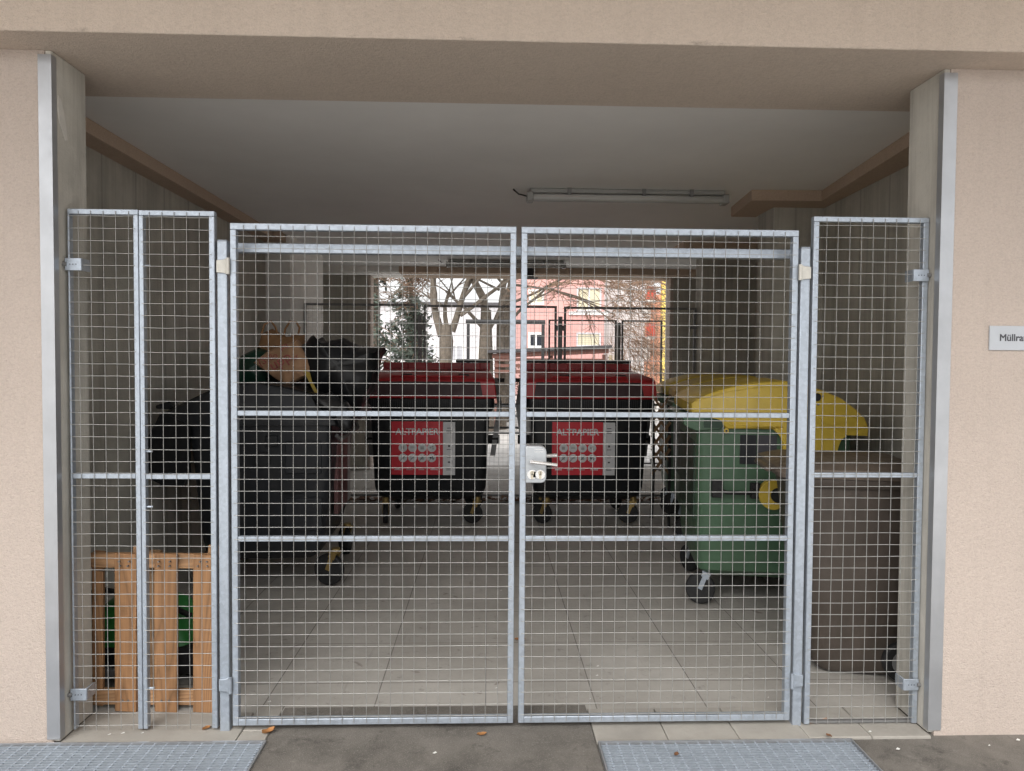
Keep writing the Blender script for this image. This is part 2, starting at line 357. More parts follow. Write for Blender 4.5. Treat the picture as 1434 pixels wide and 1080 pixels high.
# ------------------------------------------------------------------ ground
struct('ground', MB().box(-400, 400, -400, 600, -.6, -.012), 'asphalt')
XL, XR = -1.719, 1.862
g = MB()
g.box(-5, -.897, 2.955, 3.25, -.3, .0)
struct('pavement', MB().box(XL, -1.02, 2.958, 3.21, -.2, 0), 'slab', bevel=.004)
struct('pavement', MB().box(-1.016, -.9, 2.958, 3.045, -.2, -.001).box(-1.016, -.9, 3.049, 3.27, -.2, -.001), 'slab', bevel=.004)
for a, b_ in ((.455, .752), (.755, 1.05), (1.053, 1.342), (1.345, 1.61), (1.613, XR)):
    struct('pavement', MB().box(a, b_, 2.925 if a < 1.3 else 2.945, 3.215, -.2, rnd.uniform(-.002, .001)), 'slab', bevel=.004)
struct('floor', MB().box(-2.7, 3.4, 3.214, 10.95, -.3, -.004), 'floor')
struct('road', MB().box(-.895, .45, 2.0, 3.252, -.25, -.002), 'asphalt')
struct('bounce_paving', MB().box(-40, 40, -30, 1.0, -.3, -.004), 'gravel')  # unseen pale paving, added to bounce light up onto soffit and ceiling
struct('courtyard_ground', MB().box(-40, 60, 10.95, 90, -.3, -.006), 'gravel')

# gratings set into the ground
def grating(name, label, x0, x1, y0, y1):
    t = thing(name, label, 'grating', ((x0 + x1) / 2, (y0 + y1) / 2, 0))
    b = MB(); y = y0 + .012
    while y < y1 - .012:
        b.box(x0 + .006, x1 - .006, y - .0015, y + .0015, -.022, .004); y += .0185
    b.build('bearing_bars', 'grate', t)
    c = MB(); x = x0 + .03
    while x < x1 - .01:
        c.box(x - .0035, x + .0035, y0 + .004, y1 - .004, -.014, .0005); x += .047
    c.build('cross_bars', 'grate', t)
    f = MB(); f.box(x0 - .004, x1 + .004, y1 - .003, y1 + .003, -.03, .008).box(x0 - .004, x1 + .004, y0 - .003, y0 + .003, -.03, .008)
    f.box(x0 - .004, x0 + .002, y0 + .003, y1 - .003, -.03, .008).box(x1 - .002, x1 + .004, y0 + .003, y1 - .003, -.03, .008)
    f.build('frame', 'alu', t)
    MB().box(x0, x1, y0, y1, -.0285, -.026).build('pit_bottom', 'grey_pl', t)
    return t
grating('foot_grating', 'blue-grey steel grating in the ground before the pallet', -3.1, -.892, 1.9, 2.948)
grating('foot_grating', 'shorter steel grating in front of the leaf with the lock', .462, 1.505, 1.9, 2.915)

# ------------------------------------------------------------------ building
bld = thing('building', 'beige rendered building with a deep open bin room under an overhang', 'building', (0, 3, 0))
HS, HC = 2.76, 2.84
MB().box(-6, -1.745, 2.9705, 3.214, -.05, HS - .001).build('outer_wall', 'plaster', bld)
MB().box(1.888, 6, 2.9705, 3.214, -.05, HS - .001).build('outer_wall', 'plaster', bld)
MB().box(-7, 7, 2.80, 3.484, HS, 3.5).build('overhang', 'fascia', bld, bevel=.006)
MB().box(-9, 9, .9, 2.799, 3.45, 3.6).build('shade_slab', 'fascia', bld)  # unseen slab added overhead to shade the fascia and upper wall
MB().box(-1.745, XL, 2.9725, 3.2175, 0, HS - .0005).build('jamb', 'jamb', bld, bevel=.004)
MB().box(XR, 1.888, 2.9725, 3.2175, 0, HS - .0005).build('jamb', 'jamb', bld, bevel=.004)
for x0, x1, xa, xb in ((-1.768, -1.716, -1.7185, -1.716), (1.859, 1.915, 1.859, 1.8615)):
    s = MB().box(x0, x1, 2.9655, 2.9700, .012, HS - .018)
    s.box(xa, xb, 2.9700, 3.0, .012, HS - .018)
    s.build('corner_strip', 'alu', bld)
pt = MB().prism([(3.012, 2.60), (3.03, 2.59), (3.05, 2.55), (3.065, 2.49), (3.075, 2.44), (3.06, 2.435), (3.04, 2.47), (3.02, 2.50), (3.01, 2.54)], 'x', XL, XL + .002)
pt.build('filler_patch', 'patch', bld)
MB().box(-2.75, 3.5, 3.484, 10.05, HC, 3.5).build('ceiling', 'ceiling', bld)
# side walls: board-marked concrete with a rendered beam under the ceiling
MB().box(-2.6, -2.29, 3.214, 7.65, -.05, HC).build('side_wall', 'board', bld)
MB().box(-2.6, -2.04, 7.651, 9.16, -.05, HC).build('pier', 'white_wall', bld)
MB().box(-2.9, -2.6, 9.16, 10.7, -.05, HC).build('side_wall', 'board', bld)
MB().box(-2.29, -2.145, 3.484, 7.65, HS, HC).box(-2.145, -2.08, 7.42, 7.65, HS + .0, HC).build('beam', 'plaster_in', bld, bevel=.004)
MB().prism([(2.50, 3.214), (2.613, 5.65), (2.9, 5.65), (2.9, 3.214)], 'z', -.05, HC).build('side_wall', 'board', bld)
MB().box(2.215, 3.3, 5.651, 5.97, -.05, HC).build('pier', 'board', bld)
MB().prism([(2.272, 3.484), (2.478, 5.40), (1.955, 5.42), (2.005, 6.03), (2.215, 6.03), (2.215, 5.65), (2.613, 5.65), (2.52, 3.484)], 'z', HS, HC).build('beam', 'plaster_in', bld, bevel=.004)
MB().box(2.95, 3.3, 5.97, 8.0, -.05, HC).build('side_wall', 'board', bld)
MB().box(2.36, 3.3, 8.0, 8.27, -.05, HC).build('pier', 'board', bld)
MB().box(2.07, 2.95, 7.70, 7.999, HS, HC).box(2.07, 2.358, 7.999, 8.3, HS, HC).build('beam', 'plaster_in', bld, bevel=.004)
MB().box(3.1, 3.3, 8.27, 10.7, -.05, HC).build('side_wall', 'board', bld)
MB().box(-2.75, -1.70, 10.45, 10.7, -.05, HC).build('rear_wall', 'board', bld)
MB().box(2.66, 3.3, 10.45, 10.7, -.05, HC).build('rear_wall', 'board', bld)
MB().box(-1.70, -1.66, 10.46, 10.72, 0, HS - .001).build('corner_strip', 'plaster', bld)
MB().box(2.62, 2.66, 10.46, 10.72, 0, HS - .001).build('corner_strip', 'plaster', bld)
MB().box(-1.215, 3.1, 10.05, 10.75, HS, 3.5).build('rear_beam', 'plaster_in', bld)
MB().box(-2.9, -1.216, 10.05, 10.75, HS + .001, 3.5).build('rear_beam', 'white_wall', bld)

# sign on the wall at the right
t = thing('door_sign', 'pale rectangular sign plate lettered on the beige wall', 'sign', (2.22, 2.97, 1.66))
MB().box(2.076, 2.376, 2.9635, 2.9703, 1.611, 1.712).build('plate', 'sign', t, bevel=.001)
text('lettering', 'Müllraum', .040, 'label_ink', t, upright(2.117, 2.9630, 1.650), .0007, local=False)

# fluorescent lamps
def lamp(name, label, x0, x1, y, z):
    t = thing(name, label, 'ceiling lamp', ((x0 + x1) / 2, y, z))
    MB().box(x0 + .03, x1 - .03, y - .05, y + .05, z - .035, z - .001).build('housing', 'lamp_grey', t, bevel=.008)
    MB().tube([(x0 + .05, y - .02, z - .066), (x1 - .05, y - .02, z - .066)], .03, 14).build('tube_cover', 'tube', t)
    for x in (x0, x1 - .05): MB().box(x, x + .05, y - .058, y + .045, z - .098, z - .03).build('end_cap', 'lamp_grey', t, bevel=.008)
    for x in (x0 + .3, (x0 + x1) / 2 + .1, x1 - .3): MB().box(x, x + .03, y - .056, y + .056, z - .05, z).build('clip', 'darkgalv', t)
    MB().tube([(x0 - .10, y, z - .004), (x0 - .06, y - .01, z - .04), (x0 + .01, y - .02, z - .06)], .006, 6).build('cable', 'rubber', t)
    return t
lamp('ceiling_lamp', 'long fluorescent lamp nearest the gate, on the bare grey ceiling', .285, 1.80, 5.50, HC)
lamp('ceiling_lamp', 'far fluorescent lamp close to the rear opening', -.53, .99, 9.35, HC)
t = thing('ceiling_box', 'small black box hanging at the rear beam behind the gate gap', 'box', (.52, 9.98, 2.74))
MB().box(.46, .62, 9.93, 10.045, 2.70, 2.82).build('housing', 'rubber', t, bevel=.01)
MB().box(.50, .68, 9.95, 10.04, 2.675, 2.699).build('lens_plate', 'lamp_grey', t, bevel=.004)

# ------------------------------------------------------------------ mesh panels and gate
def wires(x0, x1, z0, z1, y, pitch=.05, r=.00125, ox=.03, oz=.03, m='wire', parent=None, jit=.0016, n=6):
    b = MB(); x = x0 + ox
    while x < x1 - .012:
        q = [x + rnd.uniform(-jit, jit) for _ in range(5)]
        b.tube([(q[i], y + rnd.uniform(-jit, jit) * .6, z0 + (z1 - z0) * i / 4) for i in range(5)], r, n); x += pitch
    z = z0 + oz
    while z < z1 - .012:
        q = [z + rnd.uniform(-jit, jit) for _ in range(4)]
        b.tube([(x0 + (x1 - x0) * i / 3, y + r * 1.7, q[i]) for i in range(4)], r, n); z += pitch
    return b.build('wire_mesh', m, parent, smooth=60)
GY = 3.044
def frame(t, x0, x1, z0, z1, y0, y1, wv=.026, wh=.026, bottom=True, m='galv', wl=None):
    f = MB(); wl = wl or wv
    f.box(x0, x0 + wl, y0, y1, z0, z1 - wh).box(x1 - wv, x1, y0, y1, z0, z1 - wh).box(x0, x1, y0, y1, z1 - wh, z1)
    if bottom: f.box(x0 + wl, x1 - wv, y0, y1, z0, z0 + wh)
    return f.build('frame', m, t, bevel=.0025)
def bolt(t, x, y, z, ax=(0, 1, 0), r=.006, h=.03): return MB().disc((x, y, z), ax, r, h, 8).build('bolt', 'galv', t)

def leaf(label, x0, x1):
    t = thing('gate_leaf', label, 'gate', ((x0 + x1) / 2, GY, .022))
    frame(t, x0, x1, .022, 2.109, GY - .001, GY + .03, .025, .027)
    for z in (.807, 1.33): MB().box(x0 + .0255, x1 - .0255, GY + .001, GY + .026, z - .0105, z + .0105).build('cross_rail', 'galv', t, bevel=.002)
    wires(x0 + .010, x1 - .010, .03, 2.10, GY - .0035, oz=.026, ox=.045, parent=t)
    return t
gl = leaf('plain left gate leaf of galvanised mesh without a lock', -1.055, .117)
gr = leaf('right gate leaf of galvanised mesh carrying the lock case', .138, 1.3025)
# lock on the right leaf
lk = MB().prism([(.160, 1.047), (.225, 1.047), (.237, 1.050), (.245, 1.060), (.247, 1.072), (.247, 1.176), (.244, 1.188), (.234, 1.197), (.222, 1.2), (.160, 1.2)], 'y', GY - .028, GY + .024).build('lock_case', 'lock', gr, bevel=.004)
hb = MB().tube([(.182, GY - .026, 1.141), (.184, GY - .072, 1.140)], .0085, 10).tube([(.178, GY - .068, 1.141), (.22, GY - .074, 1.137), (.288, GY - .072, 1.128)], [.0085, .0078, .007], 10)
hb.build('handle', 'chrome', lk)
MB().tube([(.185, GY + .024, 1.145), (.187, GY + .07, 1.145), (.30, GY + .072, 1.150)], .008, 8).build('handle', 'chrome', lk)
MB().disc((.182, GY - .031, 1.144), (0, 1, 0), .018, .004).build('rose', 'lock', lk)
MB().disc((.187, GY - .0305, 1.083), (0, 1, 0), .020, .004).disc((.221, GY - .0305, 1.083), (0, 1, 0), .020, .0042).box(.187, .221, GY - .0325, GY - .0285, 1.071, 1.095).build('cylinder_plate', 'chrome', lk)
for x in (.187, .221):
    MB().disc((x, GY - .0345, 1.090), (0, 1, 0), .0085, .004, 14).box(x - .005, x + .005, GY - .0365, GY - .0326, 1.066, 1.085).build('lock_cylinder', 'brass', lk)
    MB().box(x - .0012, x + .0012, GY - .0378, GY - .0366, 1.083, 1.096).build('keyhole', 'label_ink', lk)
MB().box(.197, .235, GY - .0286, GY - .0272, 1.176, 1.178).box(.197, .235, GY - .0286, GY - .0272, 1.186, 1.188).build('embossing', 'chrome', lk)

def post(label, x0, x1, side):
    t = thing('gate_post', label, 'gate post', ((x0 + x1) / 2, GY, 0))
    MB().box(x0, x1, GY + .001, GY + .041, -.02, 2.036).build('post', 'galv', t, bevel=.003)
    MB().box(x0 + .001, x1 - .001, GY + .002, GY + .04, 2.0365, 2.040).build('cap', 'galv', t, bevel=.001)
    for z in (1.932, .198):
        xo = x1 if side > 0 else x0          # the leaf's side
        h = MB().prism([(xo - side * .040, z - .026), (xo - side * .012, z - .028), (xo + side * .004, z - .034), (xo + side * .004, z + .034), (xo - side * .012, z + .026), (xo - side * .040, z + .024)], 'y', GY - .009, GY - .0005)
        hg = h.build('hinge', 'hinge' if z > 1 else 'galv', t, bevel=.002)
        MB().disc((xo + side * .008, GY - .012, z), (0, 0, 1), .0075, .066, 12).build('hinge_pin', 'hinge' if z > 1 else 'galv', hg)
    return t
post('left gate post with hinges, beside the pallet panels', -1.108, -1.068, 1)
post('right gate post with hinges, beside the single mesh panel', 1.314, 1.354, -1)

def bracket(t, x, z, side):
    b = MB().box(x - .033, x + .033, GY - .014, GY - .010, z - .025, z + .025).build('wall_bracket', 'galv', t, bevel=.002)
    MB().box(x + side * .030 - .004, x + side * .030 + .004, GY - .0095, GY + .05, z - .024, z + .024).build('flange', 'galv', b)
    MB().disc((x - side * .037, GY - .012, z), (1, 0, 0), .009, .024, 8).build('wall_anchor', 'darkgalv', b)
    hb = MB()
    for q in (-.012, 0, .012): hb.disc((x + q, GY - .0145, z), (0, 1, 0), .0022, .002, 8)
    hb.build('slots', 'label_ink', b)
    return b
pl = thing('mesh_panel', 'leftmost mesh panel, bracketed to the concrete jamb', 'fence panel', (-1.56, GY, 0))
frame(pl, -1.706, -1.4235, .012, 2.158, GY - .001, GY + .028, .020, .022, False, wl=.008)
MB().box(-1.697, -1.4445, GY + .001, GY + .024, 1.058, 1.080).build('cross_rail', 'galv', pl, bevel=.002)
wires(-1.703, -1.437, .012, 2.15, GY - .0035, oz=.018, ox=.042, parent=pl)
for z in (1.932, .165): bracket(pl, -1.678, z, 1)
pm = thing('mesh_panel', 'narrow mesh panel between the leftmost panel and gate post', 'fence panel', (-1.27, GY, 0))
frame(pm, -1.4215, -1.117, .012, 2.156, GY - .001, GY + .028, .023, .022, False, wl=.018)
MB().box(-1.4025, -1.141, GY + .001, GY + .024, 1.056, 1.078).build('cross_rail', 'galv', pm, bevel=.002)
wires(-1.412, -1.128, .012, 2.148, GY - .0035, oz=.016, ox=.034, parent=pm)
for z in (1.932, 1.17, .94, .18):
    MB().disc((-1.41, GY + .012, z), (1, 0, 0), .0045, .06, 8).build('bolt', 'galv', pm)
pr = thing('mesh_panel', 'single mesh panel right of the gate before the brown bin', 'fence panel', (1.61, GY, 0))
frame(pr, 1.365, 1.863 - .004, .004, 2.168, GY - .001, GY + .028, .024, .022, False)
MB().box(1.389, 1.834, GY + .001, GY + .024, 1.067, 1.087).build('cross_rail', 'galv', pr, bevel=.002)
MB().box(1.389, 1.834, GY + .006, GY + .020, .006, .016).build('bottom_rail', 'darkgalv', pr)
wires(1.376, 1.846, .006, 2.16, GY - .0035, oz=.024, ox=.042, parent=pr)
for z in (1.925, .178): bracket(pr, 1.822, z, -1)
t = thing('gate_beam', 'galvanised beam running behind the tops of both gate leaves', 'steel beam', (.13, 3.16, 2.0))
MB().box(-1.075, 1.330, 3.14, 3.18, 2.003, 2.044).build('beam', 'galv', t, bevel=.003)
MB().box(-1.106, -1.076, GY + .0415, 3.18, 2.004, 2.036).box(1.331, 1.352, GY + .0415, 3.18, 2.004, 2.032).build('end_bracket', 'galv', t)

# rear enclosure, seen against the light
RY = 8.2
rp = thing('rear_mesh_panel', 'dark mesh panel behind the black bag at the rear', 'fence panel', (-1.42, RY, 0))
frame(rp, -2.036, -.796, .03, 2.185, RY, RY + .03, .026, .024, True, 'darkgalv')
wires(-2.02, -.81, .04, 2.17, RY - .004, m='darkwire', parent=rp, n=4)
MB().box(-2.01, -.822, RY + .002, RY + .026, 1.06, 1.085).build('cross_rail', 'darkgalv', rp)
rg = thing('rear_gate', 'dark mesh gate between two rear posts behind the red lids', 'gate', (.03, RY, .03))
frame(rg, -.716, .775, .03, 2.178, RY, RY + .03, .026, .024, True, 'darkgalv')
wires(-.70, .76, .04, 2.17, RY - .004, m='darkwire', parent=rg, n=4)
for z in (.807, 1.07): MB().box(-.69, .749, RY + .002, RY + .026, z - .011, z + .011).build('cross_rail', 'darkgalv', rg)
rq = thing('rear_mesh_panel', 'dark mesh panel behind the yellow lids at the rear', 'fence panel', (1.6, RY, 0))
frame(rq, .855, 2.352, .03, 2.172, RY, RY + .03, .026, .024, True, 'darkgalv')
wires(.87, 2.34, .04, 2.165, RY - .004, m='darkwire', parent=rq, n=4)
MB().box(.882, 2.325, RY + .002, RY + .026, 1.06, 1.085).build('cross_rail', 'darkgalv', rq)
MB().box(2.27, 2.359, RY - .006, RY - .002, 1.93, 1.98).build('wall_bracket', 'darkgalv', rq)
for x, s in ((-.756, 'rear gate post seen above the left red lid'), (.815, 'rear gate post seen above the right red lid')):
    t = thing('rear_post', s, 'gate post', (x, RY, 0))
    MB().box(x - .024, x + .024, RY - .004, RY + .044, -.02, 2.06).build('post', 'darkgalv', t, bevel=.003)
    for z in (1.93, .2): MB().box(x - .05, x + .05, RY - .012, RY - .005, z - .03, z + .03).build('hinge', 'darkgalv', t)
OY = 10.82
op = thing('outer_mesh_panel', 'mesh panel at the rear opening left of its thin post', 'fence panel', (1.4, OY, 0))
frame(op, .90, 1.915, .03, 2.178, OY, OY + .03, .026, .022, True, 'darkgalv'); wires(.91, 1.90, .04, 2.17, OY - .004, m='darkwire', parent=op, n=4)
oq = thing('outer_mesh_panel', 'mesh panel at the rear opening beside the yellow facade', 'fence panel', (2.3, OY, 0))
frame(oq, 1.99, 2.60, .03, 2.178, OY, OY + .03, .026, .022, True, 'darkgalv'); wires(2.0, 2.59, .04, 2.17, OY - .004, m='darkwire', parent=oq, n=4)
t = thing('outer_post', 'thin dark post between the mesh panels at the rear opening', 'gate post', (1.95, OY, 0))
MB().box(1.925, 1.975, OY - .004, OY + .046, -.02, 2.14).build('post', 'darkgalv', t, bevel=.003)
t = thing('carpet_frame', 'dark steel carpet beating frame outside beyond the rear gate', 'carpet frame', (.05, 14, 0))
MB().box(-.40, -.34, 13.97, 14.03, 0, 2.28).build('post', 'iron', t)
MB().box(1.03, 1.09, 13.97, 14.03, 0, 2.28).build('post', 'iron', t)
MB().tube([(-.42, 14, 2.31), (1.10, 14, 2.31)], .04, 10).build('top_bar', 'iron', t)
MB().tube([(-.34, 14, .70), (1.03, 14, .70)], .025, 8).build('lower_bar', 'iron', t)

# ------------------------------------------------------------------ containers
def caster(t, x, y, ang, r=.1, zf=.24, fork='galv', tw=.046, top=None):
    a = Vector((math.cos(ang), math.sin(ang), 0)); s = Vector((-a.y, a.x, 0)); c = Vector((x, y, r)); top = top or zf
    f = MB()
    q = c - s * .03
    for sg in (-1, 1):
        p = c + a * (sg * (tw / 2 + .007))
        f.bar(p, p + Vector((0, 0, r * .75)) - s * .03, .03, .006, a)
        f.bar(p + Vector((0, 0, r * .75)) - s * .03, p + Vector((0, 0, r * 1.15)) - s * .05, .05, .006, a)
    tp = c + Vector((0, 0, r * 1.15)) - s * .05
    f.bar(tp - a * (tw / 2 + .012), tp + a * (tw / 2 + .012), .07, .012)
    f.disc(tp + Vector((0, 0, (top - tp.z) / 2)), (0, 0, 1), .03, max(.02, top - tp.z), 12)
    fo = f.build('caster', fork, t, local=True)
    w_ = MB().disc(c, a, r, tw, 28, [(-tw / 2, r * .62), (-tw / 2, r * .9), (-tw * .35, r * .99), (0, r), (tw * .35, r * .99), (tw / 2, r * .9), (tw / 2, r * .62)])
    wo = w_.build('wheel', 'rubber', fo, local=True)
    MB().disc(c, a, r * .6, tw * .8, 20, [(-tw * .42, r * .2), (-tw * .3, r * .6), (tw * .3, r * .6), (tw * .42, r * .2)]).build('hub', 'case_grey', fo, local=True)
    return fo

def yellow_container(loc, label, rot=0, Ln=1.04, lidm='yellow_pl', full=True):
    t = thing('recycling_container', label, 'waste container', loc, rot, 'yellow-lidded recycling containers along the right wall')
    x0, x1 = .045, 1.03                                     # body, x = 0 at the lid's front tip
    b = MB().loft([rrect(.125, .95, .09, Ln - .09, .200, .06), rrect(.072, .99, .035, Ln - .035, .245, .07), rrect(.056, 1.01, .022, Ln - .022, .34, .06), rrect(.05, x1, .012, Ln - .012, .9, .06),
                   rrect(x0, x1 + .01, .0, Ln, 1.12, .05), rrect(x0, x1 + .01, .0, Ln, 1.19, .05)])
    b.build('body', 'green_pl', t, local=True)
    rim = MB().prism([(-.05, 1.205), (-.045, 1.165), (-.01, 1.145), (.04, 1.128), (.20, 1.140), (.24, 1.19), (.24, 1.215), (-.03, 1.215)], 'y', -.025, Ln + .02)
    rim.build('rim', 'green_pl', t, local=True, bevel=.006)
    MB().prism([(.085, 1.150), (.205, 1.150), (.205, 1.205), (.085, 1.205)], 'y', -.032, -.0255).build('rim_pocket', 'green_dark', t, local=True)
    # lid: curved top over the whole length, skirts with the pivot lug at each end
    up = [(.0, 1.266), (.0, 1.300), (.058, 1.340), (.137, 1.372), (.231, 1.399), (.342, 1.425), (.469, 1.438), (.596, 1.445), (.709, 1.428), (.773, 1.410), (.853, 1.383), (.95, 1.344), (1.048, 1.274), (1.10, 1.225), (1.122, 1.18), (1.128, 1.155), (1.124, 1.115)]
    low = [(.988, 1.115), (.9, 1.12), (.55, 1.145), (.228, 1.145), (.171, 1.199), (.004, 1.237)]
    rings = []
    for y, sh in ((-.034, .022), (-.026, .006), (-.012, 0), (.30, -.004), (.52, -.006), (.74, -.004), (Ln + .012, 0), (Ln + .03, .02)):
        cx, cz = .56, 1.2
        ring = []
        for (x, z) in up + low:
            dx, dz = x - cx, z - cz; d = math.hypot(dx, dz)
            ring.append((x - dx / d * sh, y, z - dz / d * sh))
        rings.append(ring)
    ld = MB().loft(rings).build('lid', lidm, t, local=True)
    lug = [(.53, 1.147), (.571, 1.106), (.588, 1.066), (.592, .987), (.64, .974), (.862, .980), (.926, .996), (.941, 1.051), (.956, 1.091), (.99, 1.113), (.9, 1.16), (.6, 1.16)]
    for y in (-.036, Ln + .006): MB().prism(lug, 'y', y, y + .03).build('pivot_lug', lidm, ld, local=True, bevel=.004)
    if full:
        # raised edge line along the front of the skirt
        for ch_ in ((((.01, 1.255), (.15, 1.252)), ((.15, 1.252), (.26, 1.172)), ((.26, 1.172), (.52, 1.168)), ((.52, 1.168), (.60, 1.13))), (
                                   ((.80, 1.355), (.79, 1.25)), ((.79, 1.25), (.83, 1.195)), ((.83, 1.195), (.93, 1.168)), ((.93, 1.168), (1.10, 1.165))), (
                                   ((.03, 1.318), (.25, 1.378)), ((.25, 1.378), (.48, 1.412)), ((.48, 1.412), (.66, 1.405)))):
          eg = MB()
          for (xa, za), (xb, zb) in ch_: eg.bar((xa, -.0355, za), (xb, -.0355, zb), .007, .007, (0, 1, 0))
          eg.build('lid_moulding', 'yellow_dk', ld, local=True)
        MB().disc((.797, -.036, 1.348), (0, 1, 0), .024, .018, 18).build('pivot_bolt', 'rubber', ld, local=True)
        for dx, dz in ((-.03, .03), (.036, .006), (.01, -.045)): MB().disc((.797 + dx, -.036, 1.348 + dz), (0, 1, 0), .006, .008, 10).build('screw', 'darkgalv', ld, local=True)
        MB().disc((.23, -.028, 1.133), (0, 1, 0), .016, .014, 14).build('eyelet', lidm, ld, local=True)
        MB().disc((.23, -.037, 1.133), (0, 1, 0), .007, .006, 10).build('eyelet_hole', 'label_ink', ld, local=True)
        # hand grip, stickers and lifting pivot on the end
        h = MB().prism([(.145, .715), (.215, .715), (.215, .823), (.145, .823)], 'y', -.03, .035).prism([(.395, .715), (.455, .715), (.455, .81), (.395, .81)], 'y', -.03, .035)
        h.tube([(.20, -.03, .765), (.235, -.045, .752), (.38, -.045, .752), (.41, -.03, .765)], .013, 8)
        h.build('handle', 'rubber', t, local=True, bevel=.006)
        MB().box(.325, .43, -.004, .012, .926, 1.107).build('sticker', 'grey_pl', t, local=True)
        MB().box(.436, .56, -.004, .012, .930, 1.107).build('sticker', 'label_ink', t, local=True)
        MB().disc((.535, -.025, .745), (0, 1, 0), .092, .05, 32).build('lifting_disc', 'yellow_pl', t, local=True, bevel=.004)
        MB().disc((.56, -.045, .745), (0, 1, 0), .045, .05, 20).build('lifting_pin', 'rubber', t, local=True)
    MB().box(x0 - .003, x0 + .012, .12, Ln - .08, .55, 1.05).build('front_sticker_and_shade', 'green_dark', t, local=True)  # sticker enlarged into a dark panel that paints this side's shade
    for x, y, a in ((.10, .13, 1.35), (.12, Ln - .17, .6), (.92, .13, 1.9), (.92, Ln - .17, 1.2)): caster(t, x, y, a, .1, top=.262)
    return t
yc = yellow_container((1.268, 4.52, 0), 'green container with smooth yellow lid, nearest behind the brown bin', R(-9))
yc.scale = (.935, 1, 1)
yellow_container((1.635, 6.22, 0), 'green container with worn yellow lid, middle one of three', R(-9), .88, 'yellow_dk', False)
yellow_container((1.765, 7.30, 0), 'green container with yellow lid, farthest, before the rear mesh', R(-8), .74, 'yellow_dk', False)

# charcoal residual waste container at the left
t = thing('waste_container', 'big charcoal wheeled container piled with rubbish bags at left', 'waste container', (-1.03, 4.86, 0), R(2.7))
Ln = 1.06
MB().loft([rrect(-.80, -.14, .1, Ln - .1, .215, .06), rrect(-.84, -.08, .04, Ln - .04, .27, .07), rrect(-.86, -.045, .02, Ln - .02, .4, .07), rrect(-.90, -.005, 0, Ln, .9, .06),
           rrect(-.92, .0, -.01, Ln + .01, 1.10, .05), rrect(-.92, .0, -.01, Ln + .01, 1.17, .05)]).build('body', 'grey_pl', t, local=True)
up = [(-1.07, 1.20), (-.93, 1.273), (-.79, 1.344), (-.64, 1.394), (-.47, 1.405), (-.27, 1.375), (-.03, 1.313), (.10, 1.235), (.15, 1.17), (.13, 1.125), (.0, 1.12), (-.9, 1.12)]
ld = MB().loft([[(x - (x + .45) * s_, y, z - (z - 1.2) * s_) for x, z in up] for y, s_ in ((-.05, .06), (-.035, .01), (-.02, 0), (Ln + .02, 0), (Ln + .04, .04))]).build('lid', 'grey_pl', t, local=True)
fl = [(-1.08, 1.196), (-1.15, 1.06), (-1.165, .88), (-1.13, .77), (-1.07, .735), (-.93, .73), (-.895, .80), (-.90, 1.12), (-.93, 1.22)]
MB().prism(fl, 'y', -.045, .0).build('pivot_lug', 'black_pl', ld, local=True, bevel=.01)
MB().prism(fl, 'y', Ln, Ln + .04).build('pivot_lug', 'black_pl', ld, local=True, bevel=.01)
MB().prism([(-1.0, 1.24), (-1.03, 1.28), (-1.12, 1.25), (-1.12, 1.23), (-1.03, 1.225)], 'y', .0, .10).build('lid_grip', 'black_pl', ld, local=True, bevel=.006)
for x0_, x1_, z0_, z1_ in ((-.32, -.16, .675, .77), (-.42, -.34, .98, 1.06)): MB().box(x0_, x1_, -.03, .03, z0_, z1_).build('handle', 'black_pl', t, local=True, bevel=.01)
for y_, z0_, z1_ in ((-.004, .42, .64), (-.012, .80, 1.02)): MB().box(-.30, -.06, y_, .05, z0_, z1_).build('end_panel', 'grey_pl', t, local=True, bevel=.008)
MB().disc((-.44, -.012, .90), (0, 1, 0), .05, .05, 20).build('lifting_pin', 'black_pl', t, local=True, bevel=.004)
MB().prism([(.25, .48), (.72, .48), (.72, 1.0), (.25, 1.0)], 'x', -.022, .006).build('front_sticker_and_shade', 'faded_pink', t, local=True)
MB().prism([(.74, .48), (.86, .48), (.86, 1.0), (.74, 1.0)], 'x', -.022, .006).build('front_sticker_and_shade', 'label_grey', t, local=True)
MB().tube([(.03, .04, 1.05), (.05, .08, 1.02), (.05, Ln - .08, 1.02), (.03, Ln - .04, 1.05)], .014, 8).build('push_bar', 'darkgalv', t, local=True)
for x, y, a in ((-.045, .19, 1.2), (-.055, 1.0, .5), (-.80, .17, 1.7), (-.80, .9, 1.)): caster(t, x, y, a, .11, fork='ochre', top=.26)

